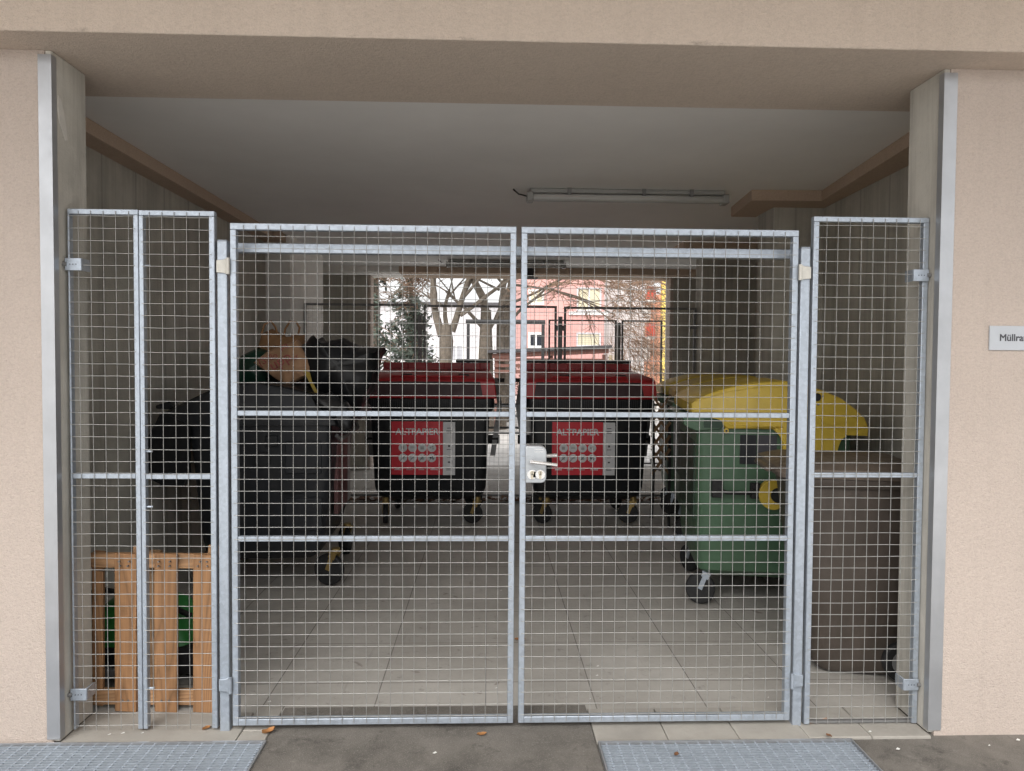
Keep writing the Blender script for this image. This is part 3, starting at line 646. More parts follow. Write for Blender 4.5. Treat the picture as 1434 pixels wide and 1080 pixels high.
# paper containers with red lids
def paper_container(loc, label, bar, wa, mir=1):
    t = thing('paper_container', label, 'waste container', loc, 0, 'red-lidded paper containers before the rear gate')
    MB().loft([rrect(-.44, .44, .14, .9, .235, .08), rrect(-.50, .50, .06, .96, .28, .1), rrect(-.525, .525, .035, .98, .36, .08), rrect(-.545, .545, .015, 1.0, .8, .06), rrect(-.56, .56, .0, 1.0, 1.12, .05)]).build('body', 'black_pl', t, local=True)
    rb = MB().loft([rrect(-.575, .575, -.02, 1.02, 1.08, .05), rrect(-.60, .60, -.035, 1.03, 1.115, .05), rrect(-.60, .60, -.035, 1.03, 1.20, .05)])
    x = -.54
    while x < .55: rb.box(x, x + .006, -.041, -.03, 1.12, 1.195); x += .02
    rb.build('rim', 'black_pl', t, local=True)
    P = lambda xw, y, z: [(-xw, y, z), (xw, y, z)]
    sec = [(.625, -.055, 1.205), (.622, -.058, 1.25), (.606, -.045, 1.375), (.596, .0, 1.402), (.57, .62, 1.448), (.557, .93, 1.470), (.555, 1.01, 1.43), (.600, 1.03, 1.205)]
    lv = []; lf = []
    for xw, y, z in sec: lv += P(xw, y, z)
    n = len(sec)
    for i in range(n): j = (i + 1) % n; lf.append((2 * i, 2 * i + 1, 2 * j + 1, 2 * j))
    lf += [tuple(2 * i for i in range(n)), tuple(2 * i + 1 for i in range(n - 1, -1, -1))]
    ld = MB().add(lv, lf).build('lid', 'red_pl', t, local=True, bevel=.014)
    # shade in the sunken front field painted as a flat dark sheet, grips
    rc = MB().add([(-.53, -.0605, 1.232), (.49, -.0605, 1.232), (.49, -.0605, 1.25), (.47, -.0495, 1.362), (-.51, -.0495, 1.362), (-.53, -.0605, 1.25)], [(0, 1, 2, 3, 4, 5)])
    rc.build('lid_recess_shade', 'maroon', ld, local=True)
    MB().box(-.36, .34, .0, .06, 1.400, 1.418).build('lid_grip', 'red_pl', ld, local=True, bevel=.008)
    for x in (-.28, .26): MB().box(x, x + .10, .12, .18, 1.405, 1.43).build('lid_hook', 'maroon', ld, local=True, bevel=.006)
    hb = MB().box(-.565, .565, .95, 1.03, 1.455, 1.535)
    x = -.5
    while x < .5: hb.box(x, x + .012, .94, .95, 1.46, 1.53); x += .19
    hb.build('hinge_bar', 'red_pl', t, local=True, bevel=.012)
    MB().box(bar[0], bar[1], .93, 1.02, 1.536, 1.575).build('hinge_cover', 'black_pl', t, local=True, bevel=.01)
    for s in (-1, 1):
        a = MB().bar((s * .59, .35, .62), (s * .66, .45, 1.12), .05, .012, (0, 1, 0)).bar((s * .66, .45, 1.12), (s * .615, .62, 1.38), .045, .012, (0, 1, 0))
        a.build('lid_arm', 'darkgalv', t, local=True)
        MB().disc((s * .60, .42, .78), (1, 0, 0), .045, .12, 16).build('lifting_pin', 'rubber', t, local=True)
        MB().disc((s * .66, .7, 1.36), (1, 0, 0), .02, .10, 10).build('lid_pin', 'rubber', t, local=True)
    # label on the front
    y = -.004; lx, lz = -.355, .49
    lr = MB().box(lx, lx + .478, y, .02, lz, lz + .498).build('label_panel', 'label_red', t, local=True)
    lw = MB().box(lx + .480, lx + .592, y, .02, lz - .002, lz + .494).build('label_panel', 'label_white', t, local=True)
    text('lettering', 'ALTPAPIER', .083, 'label_white', lr, upright(lx + .040, y - .001, lz + .376), .0022)
    for r_ in range(2):
        for c_ in range(4):
            cx, cz = lx + .108 + c_ * .0893, lz + .253 - r_ * .095
            MB().disc((cx, y - .0005, cz), (0, 1, 0), .040, .002, 24).build('symbol_disc', 'label_white', lr, local=True)
            gl_ = MB()
            if c_ == 0: gl_.box(cx - .016, cx + .012, y - .0026, y - .0016, cz - .014, cz + .014)
            elif c_ == 1: gl_.box(cx - .02, cx + .02, y - .0026, y - .0016, cz - .004, cz + .002).box(cx - .02, cx + .016, y - .0026, y - .0016, cz + .007, cz + .012)
            elif c_ == 2: gl_.box(cx - .016, cx + .016, y - .0026, y - .0016, cz - .016, cz + .006).box(cx - .018, cx + .018, y - .0026, y - .0016, cz + .009, cz + .014)
            else: gl_.disc((cx - .012, y - .0021, cz + .002), (0, 1, 0), .009, .001, 12).disc((cx + .012, y - .0021, cz - .008), (0, 1, 0), .008, .001, 12).box(cx, cx + .016, y - .0026, y - .0016, cz + .004, cz + .018)
            gl_.build('symbol', 'label_grey' if not (r_ == 1 and c_ == 3) else 'label_ink', lr, local=True)
            if r_ == 1: MB().bar((cx - .028, y - .0034, cz - .028), (cx + .028, y - .0034, cz + .028), .004, .0008, (0, 1, 0)).build('strike', 'label_ink', lr, local=True)
    for i, wd in enumerate((.065, .06, .055, .07)):
        b = MB(); x = lx + .03 + i * .112
        for q in range(6): b.box(x + q * wd / 6, x + q * wd / 6 + wd / 9, y - .0016, y - .0006, lz + .044, lz + .044 + rnd.choice((.011, .014, .017)))
        b.build('small_print', 'label_white' if i in (0, 3) else 'label_grey', lr, local=True)
    b = MB()
    for zz, wd, hh in ((.434, .04, .007), (.407, .05, .007), (.392, .046, .007), (.26, .018, .02), (.235, .044, .005), (.175, .03, .006), (.16, .036, .004), (.112, .02, .014), (.055, .05, .005), (.043, .05, .005)):
        b.box(lx + .536 - wd / 2, lx + .536 + wd / 2, y - .0016, y - .0006, lz + zz, lz + zz + hh)
    b.build('small_print', 'label_ink', lw, local=True)
    for (x, yy), a in zip(((-.43, .16), (.40, .16), (-.40, .86), (.40, .86)), wa): caster(t, x, yy, a, .098, fork='ochre', top=.26)
    return t
paper_container((-.535, 6.82, 0), 'black paper container with red lid, label half left of the gate gap', (.20, .565), (.15, 1.25, .3, 1.1))
paper_container((.965, 6.82, 0), 'black paper container with red lid, seen behind the lock handle', (-.565, .565), (1.0, 1.3, 1.4, .4))

# brown bin at the right
t = thing('wheelie_bin', 'tall brown organic waste bin behind the right mesh panel', 'wheelie bin', (1.465, 3.585, 0), R(-11))
MB().loft([rrect(.21, .57, .03, .47, .012, .07), rrect(.175, .595, .0, .51, .06, .09), rrect(.125, .618, -.02, .54, .45, .09), rrect(.075, .645, -.035, .57, .90, .08), rrect(.06, .65, -.04, .58, .96, .06)]).build('body', 'brown_pl', t, local=True)
MB().loft([rrect(.045, .67, -.055, .59, .945, .04), rrect(.03, .68, -.065, .60, .965, .04), rrect(.03, .68, -.065, .60, .99, .04)]).build('rim', 'brown_pl', t, local=True)
ld = MB().loft([rrect(-.02, .70, -.075, .61, .992, .05), rrect(-.03, .71, -.08, .615, 1.015, .06), rrect(-.02, .70, -.07, .605, 1.035, .07), rrect(.06, .64, -.0, .54, 1.062, .07), rrect(.12, .58, .05, .48, 1.068, .06)]).build('lid', 'brown_lid', t, local=True)
MB().box(-.055, -.02, .1, .44, .995, 1.02).build('lid_handle', 'brown_lid', ld, local=True, bevel=.008)
MB().tube([(.70, .0, .96), (.75, .0, .985), (.75, .53, .985), (.70, .53, .96)], .015, 8).build('grab_bar', 'brown_pl', t, local=True)
MB().box(.08, .105, -.045, -.03, .78, .90).build('side_mark', 'brown_lid', t, local=True, bevel=.004)
MB().tube([(.58, -.02, .1), (.58, .52, .1)], .012, 8).build('axle', 'darkgalv', t, local=True)
for y in (-.02, .51):
    wo = MB().disc((.585, y, .10), (0, 1, 0), .1, .045, 28, [(-.022, .06), (-.022, .09), (-.012, .099), (.012, .099), (.022, .09), (.022, .06)]).build('wheel', 'rubber', t, local=True)
    MB().disc((.585, y - .004, .10), (0, 1, 0), .06, .04, 20).build('hub', 'case_grey', wo, local=True)

# ------------------------------------------------------------------ rubbish bags and things standing about
def pillow(outline, yc, th, m, name, parent, amp=.012, freq=9, flat=.45, seed=0, steps=9, sub=4):
    pts = []
    for i in range(len(outline)):
        a, b = Vector((*outline[i], 0)), Vector((*outline[(i + 1) % len(outline)], 0))
        for q in range(sub): pts.append(a.lerp(b, q / sub))
    cx = sum(p.x for p in pts) / len(pts); cz = sum(p.y for p in pts) / len(pts)
    rings = []
    for i in range(steps + 1):
        u = -1 + 2 * i / steps; s = max(.04, (1 - abs(u) ** 3.2) ** flat); y = yc + th / 2 * u
        ring = []
        for p in pts:
            q = Vector((cx + (p.x - cx) * s, y, cz + (p.y - cz) * s))
            d = noise.noise_vector((q + Vector((seed, 0, 0))) * freq) * amp + noise.noise_vector((q + Vector((0, seed, 3))) * freq * 2.7) * amp * .45
            ring.append(q + d)
        rings.append(ring)
    return MB().loft(rings).build(name, m, parent, smooth=50)
t = thing('paper_bag', 'tan paper bag with red print lying across the pile', 'paper bag', (-1.40, 5.1, 1.4))
bg_ = pillow([(-1.619, 1.532), (-1.513, 1.615), (-1.317, 1.690), (-1.25, 1.58), (-1.165, 1.456), (-1.27, 1.430), (-1.375, 1.370), (-1.50, 1.440)], 5.14, .22, 'kraft', 'bag_sheet', t, .008, 8, .3, 4, 8)
for s_, sz, x, z, ro in (('upp', .105, -1.455, 1.475, 32), ('(S)', .07, -1.545, 1.512, 18), ('llo', .06, -1.47, 1.545, 25), ('pa', .06, -1.40, 1.62, 20), ('ur', .05, -1.315, 1.545, 32)):
    text('print', s_, sz, 'ink_red', t, upright(x, 5.012, z, R(ro)), .0003, local=False)
t = thing('paper_bag', 'upright brown paper bag with twisted handles behind the printed one', 'paper bag', (-1.53, 5.5, 1.35))
pillow([(-1.70, 1.33), (-1.715, 1.60), (-1.674, 1.74), (-1.60, 1.775), (-1.50, 1.72), (-1.367, 1.733), (-1.345, 1.60), (-1.35, 1.33)], 5.5, .2, 'kraft_dark', 'bag_sheet', t, .012, 7, .3, 9)
MB().tube([(-1.66, 5.44, 1.74), (-1.635, 5.43, 1.81), (-1.587, 5.43, 1.835), (-1.555, 5.43, 1.79), (-1.54, 5.44, 1.73)], .008, 6).build('handle', 'kraft_dark', t)
MB().tube([(-1.505, 5.46, 1.71), (-1.49, 5.45, 1.78), (-1.455, 5.45, 1.835), (-1.41, 5.45, 1.832), (-1.388, 5.46, 1.79), (-1.40, 5.47, 1.74), (-1.45, 5.47, 1.735)], .008, 6).build('handle', 'kraft_dark', t)
t = thing('rubbish_bag', 'full black rubbish bag bulging over the container front', 'rubbish bag', (-1.02, 5.25, 1.25))
pillow([(-1.32, 1.655), (-1.255, 1.675), (-1.205, 1.712), (-1.184, 1.668), (-1.017, 1.697), (-.942, 1.666), (-.875, 1.640), (-.735, 1.636), (-.765, 1.52), (-.80, 1.42), (-.86, 1.28), (-.90, 1.19), (-1.06, 1.26), (-1.235, 1.29), (-1.285, 1.45)], 5.27, .5, 'bag_black', 'bag_sheet', t, .028, 8, .42, 2, 14, 4)
MB().add([(-1.245, 4.985, 1.485), (-1.222, 4.985, 1.488), (-1.185, 4.96, 1.42), (-1.205, 4.96, 1.418), (-1.13, 4.93, 1.335), (-1.155, 4.93, 1.332)], [(0, 1, 2, 3), (3, 2, 4, 5)]).add([(-1.215, 4.984, 1.47), (-1.200, 4.984, 1.47), (-1.172, 4.955, 1.39), (-1.186, 4.955, 1.388)], [(0, 1, 2, 3)]).build('drawstring', 'ribbon', t)
t = thing('rubbish_bag', 'dark green rubbish bag at the left of the pile', 'rubbish bag', (-1.68, 5.4, 1.3))
pillow([(-1.83, 1.34), (-1.85, 1.48), (-1.78, 1.585), (-1.66, 1.635), (-1.55, 1.60), (-1.53, 1.45), (-1.58, 1.33)], 5.42, .36, 'bag_green', 'bag_sheet', t, .02, 8, .45, 6, 10)
t = thing('plastic_sheet', 'crumpled dark plastic film hanging over the container edge', 'plastic film', (-.95, 5.0, 1.2))
pillow([(-1.16, 1.33), (-1.02, 1.335), (-.93, 1.28), (-.88, 1.20), (-.875, 1.10), (-.92, 1.06), (-1.0, 1.16), (-1.1, 1.24)], 4.83, .16, 'bag_black', 'film', t, .02, 10, .5, 12, 10)

# pallet leaning inside the left panels
t = thing('pallet', 'orange-brown wooden pallet piece standing behind the left panels', 'pallet', (-1.53, 3.32, 0))
def board(x0, x1, z0, z1, y, sh, name='slat', m='wood', d=.020):
    b = MB(); 
    b.add([(x0, y, z0), (x1, y - sh, z0 - .004), (x1, y + d - sh, z0 - .004), (x0, y + d, z0), (x0, y + .012, z1), (x1, y + .012 - sh, z1 - .004), (x1, y + d + .012 - sh, z1 - .004), (x0, y + d + .012, z1)],
          [(0, 3, 2, 1), (4, 5, 6, 7), (0, 1, 5, 4), (1, 2, 6, 5), (2, 3, 7, 6), (3, 0, 4, 7)])
    return b.build(name, m, t, bevel=.003)
board(-1.748, -1.698, .012, .612, 3.262, .004); board(-1.748, -1.698, .616, .696, 3.275, .002)
board(-1.632, -1.535, .000, .698, 3.228, .006); board(-1.458, -1.358, -.002, .698, 3.224, .006); board(-1.288, -1.198, -.003, .694, 3.218, .006)
board(-1.75, -1.195, .630, .692, 3.256, .012, 'cross_board', 'woodx', .022); board(-1.75, -1.195, .02, .085, 3.250, .012, 'cross_board', 'woodx', .022)
board(-1.525, -1.465, .02, .690, 3.282, .004, 'bearer', 'wood_dark', .05)
board(-1.585, -1.515, .67, .712, 3.300, .002, 'splinter', 'woodx', .014); board(-1.25, -1.2, .67, .716, 3.296, .002, 'splinter', 'woodx', .014)
nl = MB()
for x_ in (-1.60, -1.565, -1.43, -1.39, -1.26, -1.225):
    for z_ in (.05, .645, .665): nl.disc((x_ + rnd.uniform(-.006, .006), 3.2245 if x_ > -1.5 else 3.2285, z_), (0, 1, 0), .0035, .012, 8)
nl = nl.build('nail_heads', 'darkgalv', t); nl['kind'] = 'stuff'
# green plastic case behind the pallet
t = thing('plastic_case', 'green plastic case with black base lying behind the pallet', 'plastic case', (-1.68, 3.66, 0))
MB().loft([rrect(-1.93, -1.44, 3.52, 3.86, .17, .05), rrect(-1.92, -1.47, 3.53, 3.85, .25, .06), rrect(-1.89, -1.52, 3.56, 3.82, .33, .06), rrect(-1.85, -1.57, 3.60, 3.78, .365, .06)]).build('shell', 'case_green', t)
MB().loft([rrect(-1.92, -1.36, 3.53, 3.86, .035, .04), rrect(-1.94, -1.35, 3.51, 3.88, .07, .05), rrect(-1.94, -1.36, 3.51, 3.88, .168, .05)]).build('base', 'rubber', t)
MB().box(-1.93, -1.62, 3.47, 3.50, .035, .085).build('bumper', 'case_grey', t, bevel=.01)
for x in (-1.88, -1.42): MB().disc((x, 3.6, .045), (1, 0, 0), .045, .04, 18).build('wheel', 'rubber', t)
MB().tube([(-1.90, 3.6, .32), (-1.93, 3.6, .40), (-1.90, 3.6, .43), (-1.80, 3.6, .41)], .014, 8).build('handle', 'rubber', t)
MB().tube([(-1.52, 3.6, .33), (-1.44, 3.58, .30)], .014, 8).build('lever', 'rubber', t)

# folding lattice beside the second paper container
t = thing('lattice', 'dark folding lattice of crossed slats beside the right paper container', 'lattice', (1.66, 6.72, 0))
b = MB()
for i in range(5):
    z = .62 + i * .125
    b.bar((1.53, 6.72, z - .11), (1.70, 6.72, z + .13), .026, .008, (0, 1, 0)); b.bar((1.53, 6.735, z + .13), (1.70, 6.735, z - .11), .022, .008, (0, 1, 0))
b.build('slats', 'wood_dark', t)
MB().tube([(1.535, 6.73, .10), (1.55, 6.73, .55), (1.535, 6.73, 1.2)], .016, 8).tube([(1.70, 6.73, .02), (1.70, 6.73, .6), (1.69, 6.73, 1.24)], .014, 8).build('uprights', 'rubber', t)
MB().tube([(1.52, 6.70, .66), (1.54, 6.69, .58), (1.60, 6.69, .56), (1.64, 6.70, .62), (1.63, 6.70, .68)], .014, 8).build('hook', 'darkgalv', t)

# ------------------------------------------------------------------ small litter
def dry_leaf(x, y, z, s, rot, label, m='leaf', curl=.25):
    b = MB(); n = 7; vs = []; fs = []
    for i in range(n):
        u = i / (n - 1); wd = math.sin(math.pi * min(1, u * 1.02 + .02)) ** .8 * .34 * s * (1 + .25 * math.sin(9 * u + rot))
        for j, sg in enumerate((-1, 0, 1)):
            px_, py_ = (u - .5) * s, sg * wd
            zz = curl * s * (abs(sg) * .35 + (u - .5) ** 2) + .003
            vs.append((px_ * math.cos(rot) - py_ * math.sin(rot), px_ * math.sin(rot) + py_ * math.cos(rot), zz))
    for i in range(n - 1):
        for j in range(2): fs.append((3 * i + j, 3 * i + j + 1, 3 * i + j + 4, 3 * i + j + 3))
    b.add(vs, fs); o = b.build('dry_leaf', m); o.location = (x, y, z)
    return tag(o, label, 'leaf', 'dry leaves on the ground')
dry_leaf(-.90, 3.02, 0, .055, .7, 'curled brown leaf at the left gate leaf hinge corner', 'leaf', .6)
dry_leaf(-.015, 2.99, 0, .042, .3, 'orange leaf on the asphalt just left of the gate gap')
dry_leaf(-1.43, 3.06, 0, .035, .2, 'small brown leaf on the slab under the leftmost panel', 'leaf_dark', .5)
dry_leaf(-1.17, 3.06, 0, .04, 1.0, 'orange leaf by the foot of the left gate post', 'leaf', .4)
dry_leaf(1.40, 3.06, 0, .045, .1, 'ochre leaf by the foot of the right gate post')
dry_leaf(1.47, 3.07, 0, .04, .9, 'orange leaf under the right panel, second from its post', 'leaf', .4)
dry_leaf(.19, 4.02, 0, .06, .1, 'long tan leaf lying on the slabs inside the gate')
dry_leaf(1.42, 2.93, .01, .03, 2.0, 'reddish leaf on the rear edge of the right grating', 'leaf_dark')
dry_leaf(.75, 2.80, .01, .03, 1.0, 'tiny pinkish leaf lying on the right grating', 'leaf_dark')
b = MB()
for x, y in ((.55, 3.55), (.57, 3.66), (.05, 3.42), (.01, 3.95), (-1.55, 3.02), (-1.50, 3.03), (-1.42, 3.03), (1.62, 2.98), (1.31, 3.3), (-.98, 3.3), (.48, 3.30), (2.05, 2.86), (1.66, 2.84), (2.2, 2.9), (-.2, 2.85), (.1, 4.9)):
    s_ = rnd.uniform(.004, .010); b.add([(x - s_, y, .002), (x, y - s_ * .8, .004), (x + s_, y + .002, .003), (x + .003, y + s_, .0045)], [(0, 1, 2, 3)])
tag(b.build('paper_scraps', 'paper'), 'tiny white scraps scattered over floor and slabs', 'scraps', kind='stuff')
b = MB()
for i in range(420):
    x = rnd.uniform(-1.9, 2.3); y = 8.02 + abs(rnd.gauss(0, .07)); z = rnd.uniform(0, .05) * rnd.random(); s_ = rnd.uniform(.02, .05); a = rnd.uniform(0, 6.3)
    b.add([(x + s_ * math.cos(a + q), y + s_ * math.sin(a + q), z + rnd.uniform(0, .03)) for q in (0, 1.6, 3.1, 4.7)], [(0, 1, 2, 3)])
tag(b.build('leaf_litter', 'leaf_dark', smooth=0), 'drift of reddish brown leaves along the rear gate', 'leaf litter', kind='stuff')

# ------------------------------------------------------------------ outside beyond the rear opening
def window(parent, x0, x1, z0, z1, y, pane='glass', fr='white_frame', w_=.09, cross=True):
    f = MB().box(x0, x1, y - .05, y, z0, z0 + w_).box(x0, x1, y - .05, y, z1 - w_, z1).box(x0, x0 + w_, y - .05, y, z0 + w_, z1 - w_).box(x1 - w_, x1, y - .05, y, z0 + w_, z1 - w_)
    if cross: f.box((x0 + x1) / 2 - .03, (x0 + x1) / 2 + .03, y - .045, y, z0 + w_, z1 - w_)
    fo = f.build('window', fr, parent)
    MB().box(x0 + w_, x1 - w_, y - .02, y - .003, z0 + w_, z1 - w_).build('pane', pane, fo)
t = thing('house', 'pink rendered house with cream window blinds behind the trees', 'house', (3, 28, 0))
MB().box(1.35, 4.46, 28, 38, 0, 8.5).build('wall', 'pink', t)
MB().box(1.2, 4.6, 27.8, 38.2, 8.5, 8.8).build('roof', 'roof_grey', t)
window(t, 1.55, 2.15, 2.08, 2.68, 28); window(t, 3.40, 4.34, 2.15, 2.68, 28, 'cream', 'pale', .06, False)
window(t, 1.55, 2.15, 3.72, 4.32, 28, 'cream'); window(t, 3.40, 4.34, 3.5, 4.4, 28, 'cream', 'pale', .06); window(t, 1.55, 2.15, 5.6, 6.5, 28); window(t, 3.4, 4.3, 5.6, 6.5, 28)
MB().box(3.1, 4.6, 27.93, 28.0, 3.36, 3.48).build('sill_band', 'white_frame', t)
t = thing('apartment_block', 'white apartment block right of the pink house', 'building', (6.6, 36, 0))
MB().box(5.2, 7.75, 36, 48, 0, 9).build('wall', 'white_b', t); MB().box(5.1, 7.85, 35.8, 48.2, 9, 9.3).build('roof', 'roof_grey', t)
window(t, 5.9, 6.7, 6.2, 7.4, 36); window(t, 5.9, 6.5, .9, 2.0, 36, 'cream')
t = thing('apartment_block', 'orange apartment block with red balcony panels', 'building', (8.3, 36, 0))
MB().box(7.76, 9.6, 36.3, 48, 0, 4.95).build('wall', 'orange_b', t)
for z in (4.65, 2.86): 
    bp = MB().box(7.77, 8.19, 35.6, 35.68, z - .02, z + .62).build('balcony_panel', 'redpanel', t); MB().box(7.77, 8.19, 35.6, 36.3, z - .16, z - .03).build('balcony_slab', 'white_frame', bp)
MB().box(7.77, 8.1, 36.2, 36.298, 3.55, 4.4).build('balcony_door', 'white_frame', t); MB().box(7.77, 8.1, 36.2, 36.298, 1.7, 2.7).build('balcony_door', 'white_frame', t)
t = thing('yellow_wall', 'yellow facade strip at the right edge of the rear opening', 'wall', (7.6, 30, 0))
MB().box(7.17, 9.4, 30, 30.25, 0, 6.5).build('wall', 'yellow_b', t)
t = thing('pale_building', 'pale distant apartment building behind the bare trunks', 'building', (-3, 48, 0))
MB().box(-16, 1.9, 48, 60, 0, 5.2).build('wall', 'pale', t)
for i in range(8): window(t, -14 + i * 1.9, -12.9 + i * 1.9, 1.5, 2.7, 48, 'case_pale', 'white_frame', .14)
MB().box(-16.2, 2.1, 47.8, 60.2, 5.2, 5.4).build('roof', 'roof_grey', t)
t = thing('garden_shelter', 'flat grey roofed shelter with reddish slats beyond the rear gate', 'shelter', (1.7, 16, 0))
MB().prism([(.0, 1.80), (2.72, 1.93), (2.72, 1.87), (.0, 1.74)], 'y', 15.9, 18).build('roof', 'roof_grey', t)
for i in range(3): MB().box(.15, 2.62, 16.02, 16.05, 1.30 + i * .13, 1.37 + i * .13).build('slat', 'slat', t)
MB().prism([(.1, 1.62), (2.66, 1.75), (2.66, 1.85), (.1, 1.72)], 'y', 16.0, 16.03).build('beam', 'slat', t)
for x in (.2, 1.4, 2.58): MB().box(x - .04, x + .04, 16.06, 16.14, 0, 1.72).build('post', 'slat', t)
t = thing('low_rail', 'grey steel rail fence low above the ground behind the gate', 'rail', (.3, 12.6, 0))
for z in (.32, .62): MB().tube([(-1.6, 12.6, z), (1.9, 12.6, z)], .022, 8).build('rail', 'darkgalv', t)
for x in (-1.5, -.4, .7, 1.8): MB().tube([(x, 12.6, 0), (x, 12.6, .66)], .025, 8).build('post', 'darkgalv', t)

def grow(b, p, d, ln, r, depth, rng, twigs, spread=.5, droop=0.0, kids=(2, 3)):
    r = max(r, .0075)
    segs = 4; pts = [p.copy()]; rads = [r]; q = p.copy(); dd = d.normalized()
    for i in range(segs):
        dd = (dd + Vector((rng.gauss(0, .10), rng.gauss(0, .10), rng.gauss(.03, .07) - droop))).normalized()
        q = q + dd * ln / segs; pts.append(q.copy()); rads.append(r * (1 - .42 * (i + 1) / segs))
    (b if r > .018 else twigs).tube(pts, rads, 7 if r > .06 else (5 if r > .02 else 3), caps=False)
    if depth == 0: return
    n = rng.randint(*kids) if depth < 5 else 3
    for i in range(n):
        t_ = rng.uniform(.55, 1) if i else 1.0; j = min(segs, max(1, int(t_ * segs + .5)))
        nd = (dd + Vector((rng.gauss(0, spread), rng.gauss(0, spread), rng.gauss(.08, spread * .7)))).normalized()
        grow(b, pts[j], nd, ln * rng.uniform(.6, .82), rads[j] * rng.uniform(.55, .75), depth - 1, rng, twigs, spread, droop, kids)
def bare_tree(label, base, limbs, trunk, seed, depth=5, spread=.55, droop=0.02):
    rng = random.Random(seed); t = thing('bare_tree', label, 'tree', base)
    tb = MB(); tb.tube(trunk[0], trunk[1], 10, caps=True)
    br = MB(); tw = MB()
    for p, d, ln, r in limbs: grow(br, Vector(p), Vector(d), ln, r * .72, depth, rng, tw, spread, droop, (3, 5))
    tb.build('trunk', 'bark', t, smooth=60); br.build('branches', 'bark', t, smooth=60); tw.build('twigs', 'twig', t, smooth=0)
    return t
bare_tree('big forked bare tree with two thick limbs behind the gate', (-.9, 16, 0),
          [((-1.0, 16, 2.1), (-.28, .05, .95), 1.7, .13), ((-.78, 16.05, 2.2), (.35, .1, .9), 1.5, .11), ((-1.15, 16, 2.7), (.1, .2, 1), 1.3, .08), ((-.6, 16, 2.55), (.75, 0, .5), 1.6, .07), ((-.9, 16.1, 2.3), (0, .6, .8), 1.2, .08)],
          ([(-.90, 16, -.05), (-.915, 16, .5), (-.91, 16, 1.4), (-.895, 16, 2.0), (-.90, 16, 2.35)], [.22, .165, .145, .155, .10]), 3)
bare_tree('thick straight bare trunk right of the forked tree', (-.04, 16.4, 0),
          [((-.04, 16.4, 2.6), (-.1, 0, 1), 1.6, .14), ((.0, 16.4, 2.2), (.5, .1, .8), 1.3, .07), ((-.1, 16.4, 2.3), (-.55, .1, .7), 1.3, .07), ((0, 16.3, 2.5), (.1, -.4, .6), 1.2, .06)],
          ([(-.04, 16.4, -.05), (-.035, 16.4, .6), (-.04, 16.4, 1.7), (-.04, 16.4, 2.7)], [.24, .185, .17, .12]), 5, 5, .6, .05)
bare_tree('slimmer bare trunk closest to the pink house', (.30, 16.8, 0),
          [((.29, 16.8, 2.6), (.02, 0, 1), 1.5, .1), ((.3, 16.8, 2.3), (.6, .1, .6), 1.4, .06), ((.3, 16.8, 2.8), (.7, -.1, .25), 1.9, .05)],
          ([(.32, 16.8, -.05), (.315, 16.8, 1), (.30, 16.8, 2), (.28, 16.8, 2.7)], [.14, .115, .105, .08]), 8, 5, .6, .05)
bare_tree('bare tree with a long drooping branch before the white block', (1.2, 19, 0),
          [((.6, 19, 3.55), (1, 0, -.04), 2.3, .05), ((.7, 19, 3.7), (.8, 0, .3), 1.8, .05), ((1.6, 19, 3.45), (.8, .1, -.35), 1.8, .035), ((.3, 19, 3.4), (-.5, 0, .3), 1.2, .05),],
          ([(.45, 19, -.05), (.44, 19, 1.5), (.5, 19, 3.0), (.62, 19, 3.8)], [.17, .13, .11, .06]), 12, 4, .45, .06)
bare_tree('small leafless sapling before the orange block', (5.2, 24, 0),
          [((5.2, 24, .9), (.1, 0, 1), 1.0, .03), ((5.2, 24, .7), (.4, 0, .9), .9, .025), ((5.2, 24, .8), (-.4, .1, .9), .9, .025)],
          ([(5.2, 24, 0), (5.22, 24, .5), (5.2, 24, 1.0)], [.05, .04, .03]), 21, 3, .4, 0)
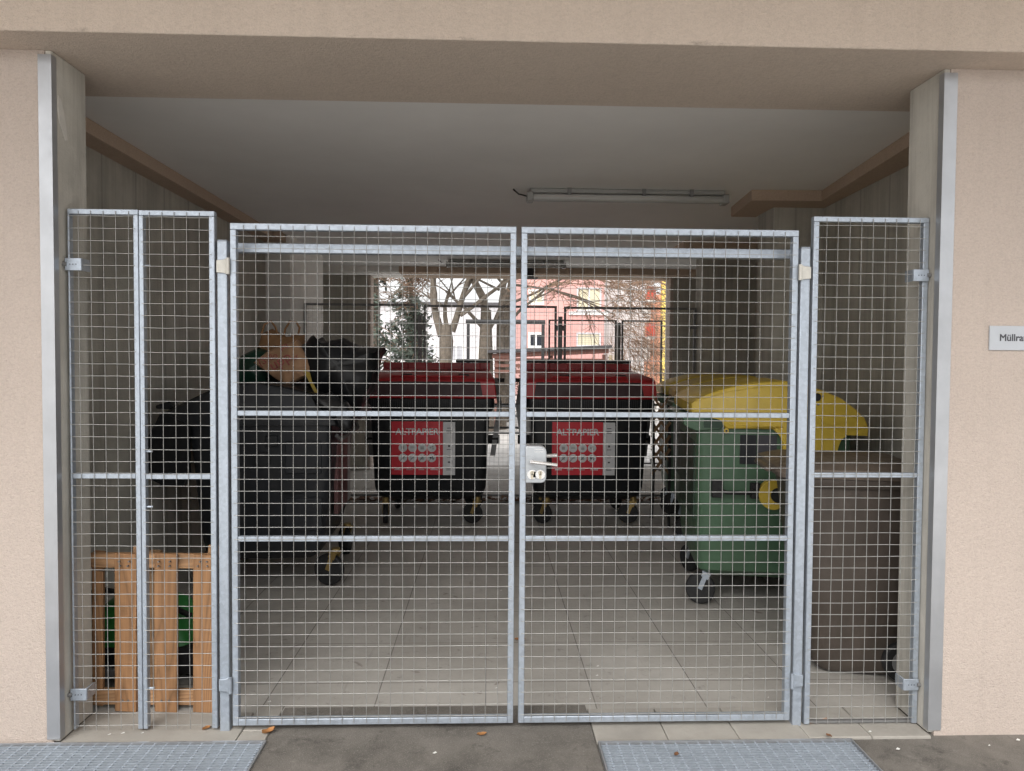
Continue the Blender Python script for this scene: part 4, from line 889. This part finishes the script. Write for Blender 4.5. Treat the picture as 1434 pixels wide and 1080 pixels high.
def conifer(label, base, h, rad, seed, m, z0=.3, n=2600):
    rng = random.Random(seed); t = thing('conifer', label, 'tree', base); X, Y, Z = base
    MB().tube([(X, Y, 0), (X + .04, Y, h * .5), (X, Y, h)], [.14, .09, .015], 8).build('trunk', 'bark', t)
    c = MB(); lb = MB()
    for i in range(int(n / 26)):
        z = z0 + (h - z0) * rng.random() ** 1.15; a = rng.uniform(0, 6.283); r = rad * (1 - (z - z0) / (h - z0)) ** .75 * rng.uniform(.55, 1.1) + .06
        tip = Vector((X + r * math.cos(a), Y + r * math.sin(a), z - .22 * r + rng.uniform(-.1, .1)))
        root = Vector((X, Y, z + .12)); lb.tube([root, root.lerp(tip, .5) + Vector((0, 0, .04)), tip], [.018, .012, .005], 3, caps=False)
        for q in range(26):
            u = rng.uniform(.3, 1.03); p = root.lerp(tip, u) + Vector((rng.gauss(0, .085), rng.gauss(0, .085), rng.gauss(-.05, .075)))
            s = rng.uniform(.045, .10); d1 = Vector((rng.gauss(0, 1), rng.gauss(0, 1), rng.gauss(-.5, .6))).normalized(); d2 = d1.orthogonal().normalized() * .4
            c.add([p - d1 * s, p + d2 * s, p + d1 * s, p - d2 * s], [(0, 1, 2, 3)])
    c.build('crown', m, t, smooth=0); lb.build('branches', 'twig', t, smooth=0)
conifer('dark conifer at the left edge of the rear opening', (-2.7, 17.6, 0), 5.6, .95, 31, 'needle', .3, 2400)
conifer('greyish conifer standing before the pale building', (-2.05, 19.5, 0), 4.8, .95, 33, 'needle_pale', .3, 2800)
conifer('bushy low conifer left of the forked tree trunk', (-1.75, 18.2, 0), 2.9, .6, 35, 'needle', .15, 2000)
b = MB(); rng = random.Random(77)
for i in range(5200):
    x = rng.uniform(-3.5, 6); y = rng.uniform(20, 21.2); z = rng.random() * 1.5; s = rng.uniform(.04, .09); d1 = Vector((rng.gauss(0, 1), rng.gauss(0, 1), rng.gauss(.4, 1))).normalized(); d2 = d1.orthogonal().normalized() * .25
    p = Vector((x, y, z)); b.add([p - d1 * s, p + d2 * s, p + d1 * s, p - d2 * s], [(0, 1, 2, 3)])
tag(b.build('hedge', 'hedge', smooth=0), 'low dry brownish hedge behind the shelter and trunks', 'hedge', kind='stuff')

# ------------------------------------------------------------------ render settings
sc.render.engine = 'CYCLES'
sc.cycles.use_denoising = True
sc.cycles.max_bounces = 10; sc.cycles.diffuse_bounces = 6; sc.cycles.glossy_bounces = 4; sc.cycles.transparent_max_bounces = 8
sc.cycles.caustics_reflective = False; sc.cycles.caustics_refractive = False
sc.cycles.sample_clamp_indirect = 6
sc.view_settings.view_transform = 'Standard'; sc.view_settings.look = 'None'; sc.view_settings.exposure = 0; sc.view_settings.gamma = 1
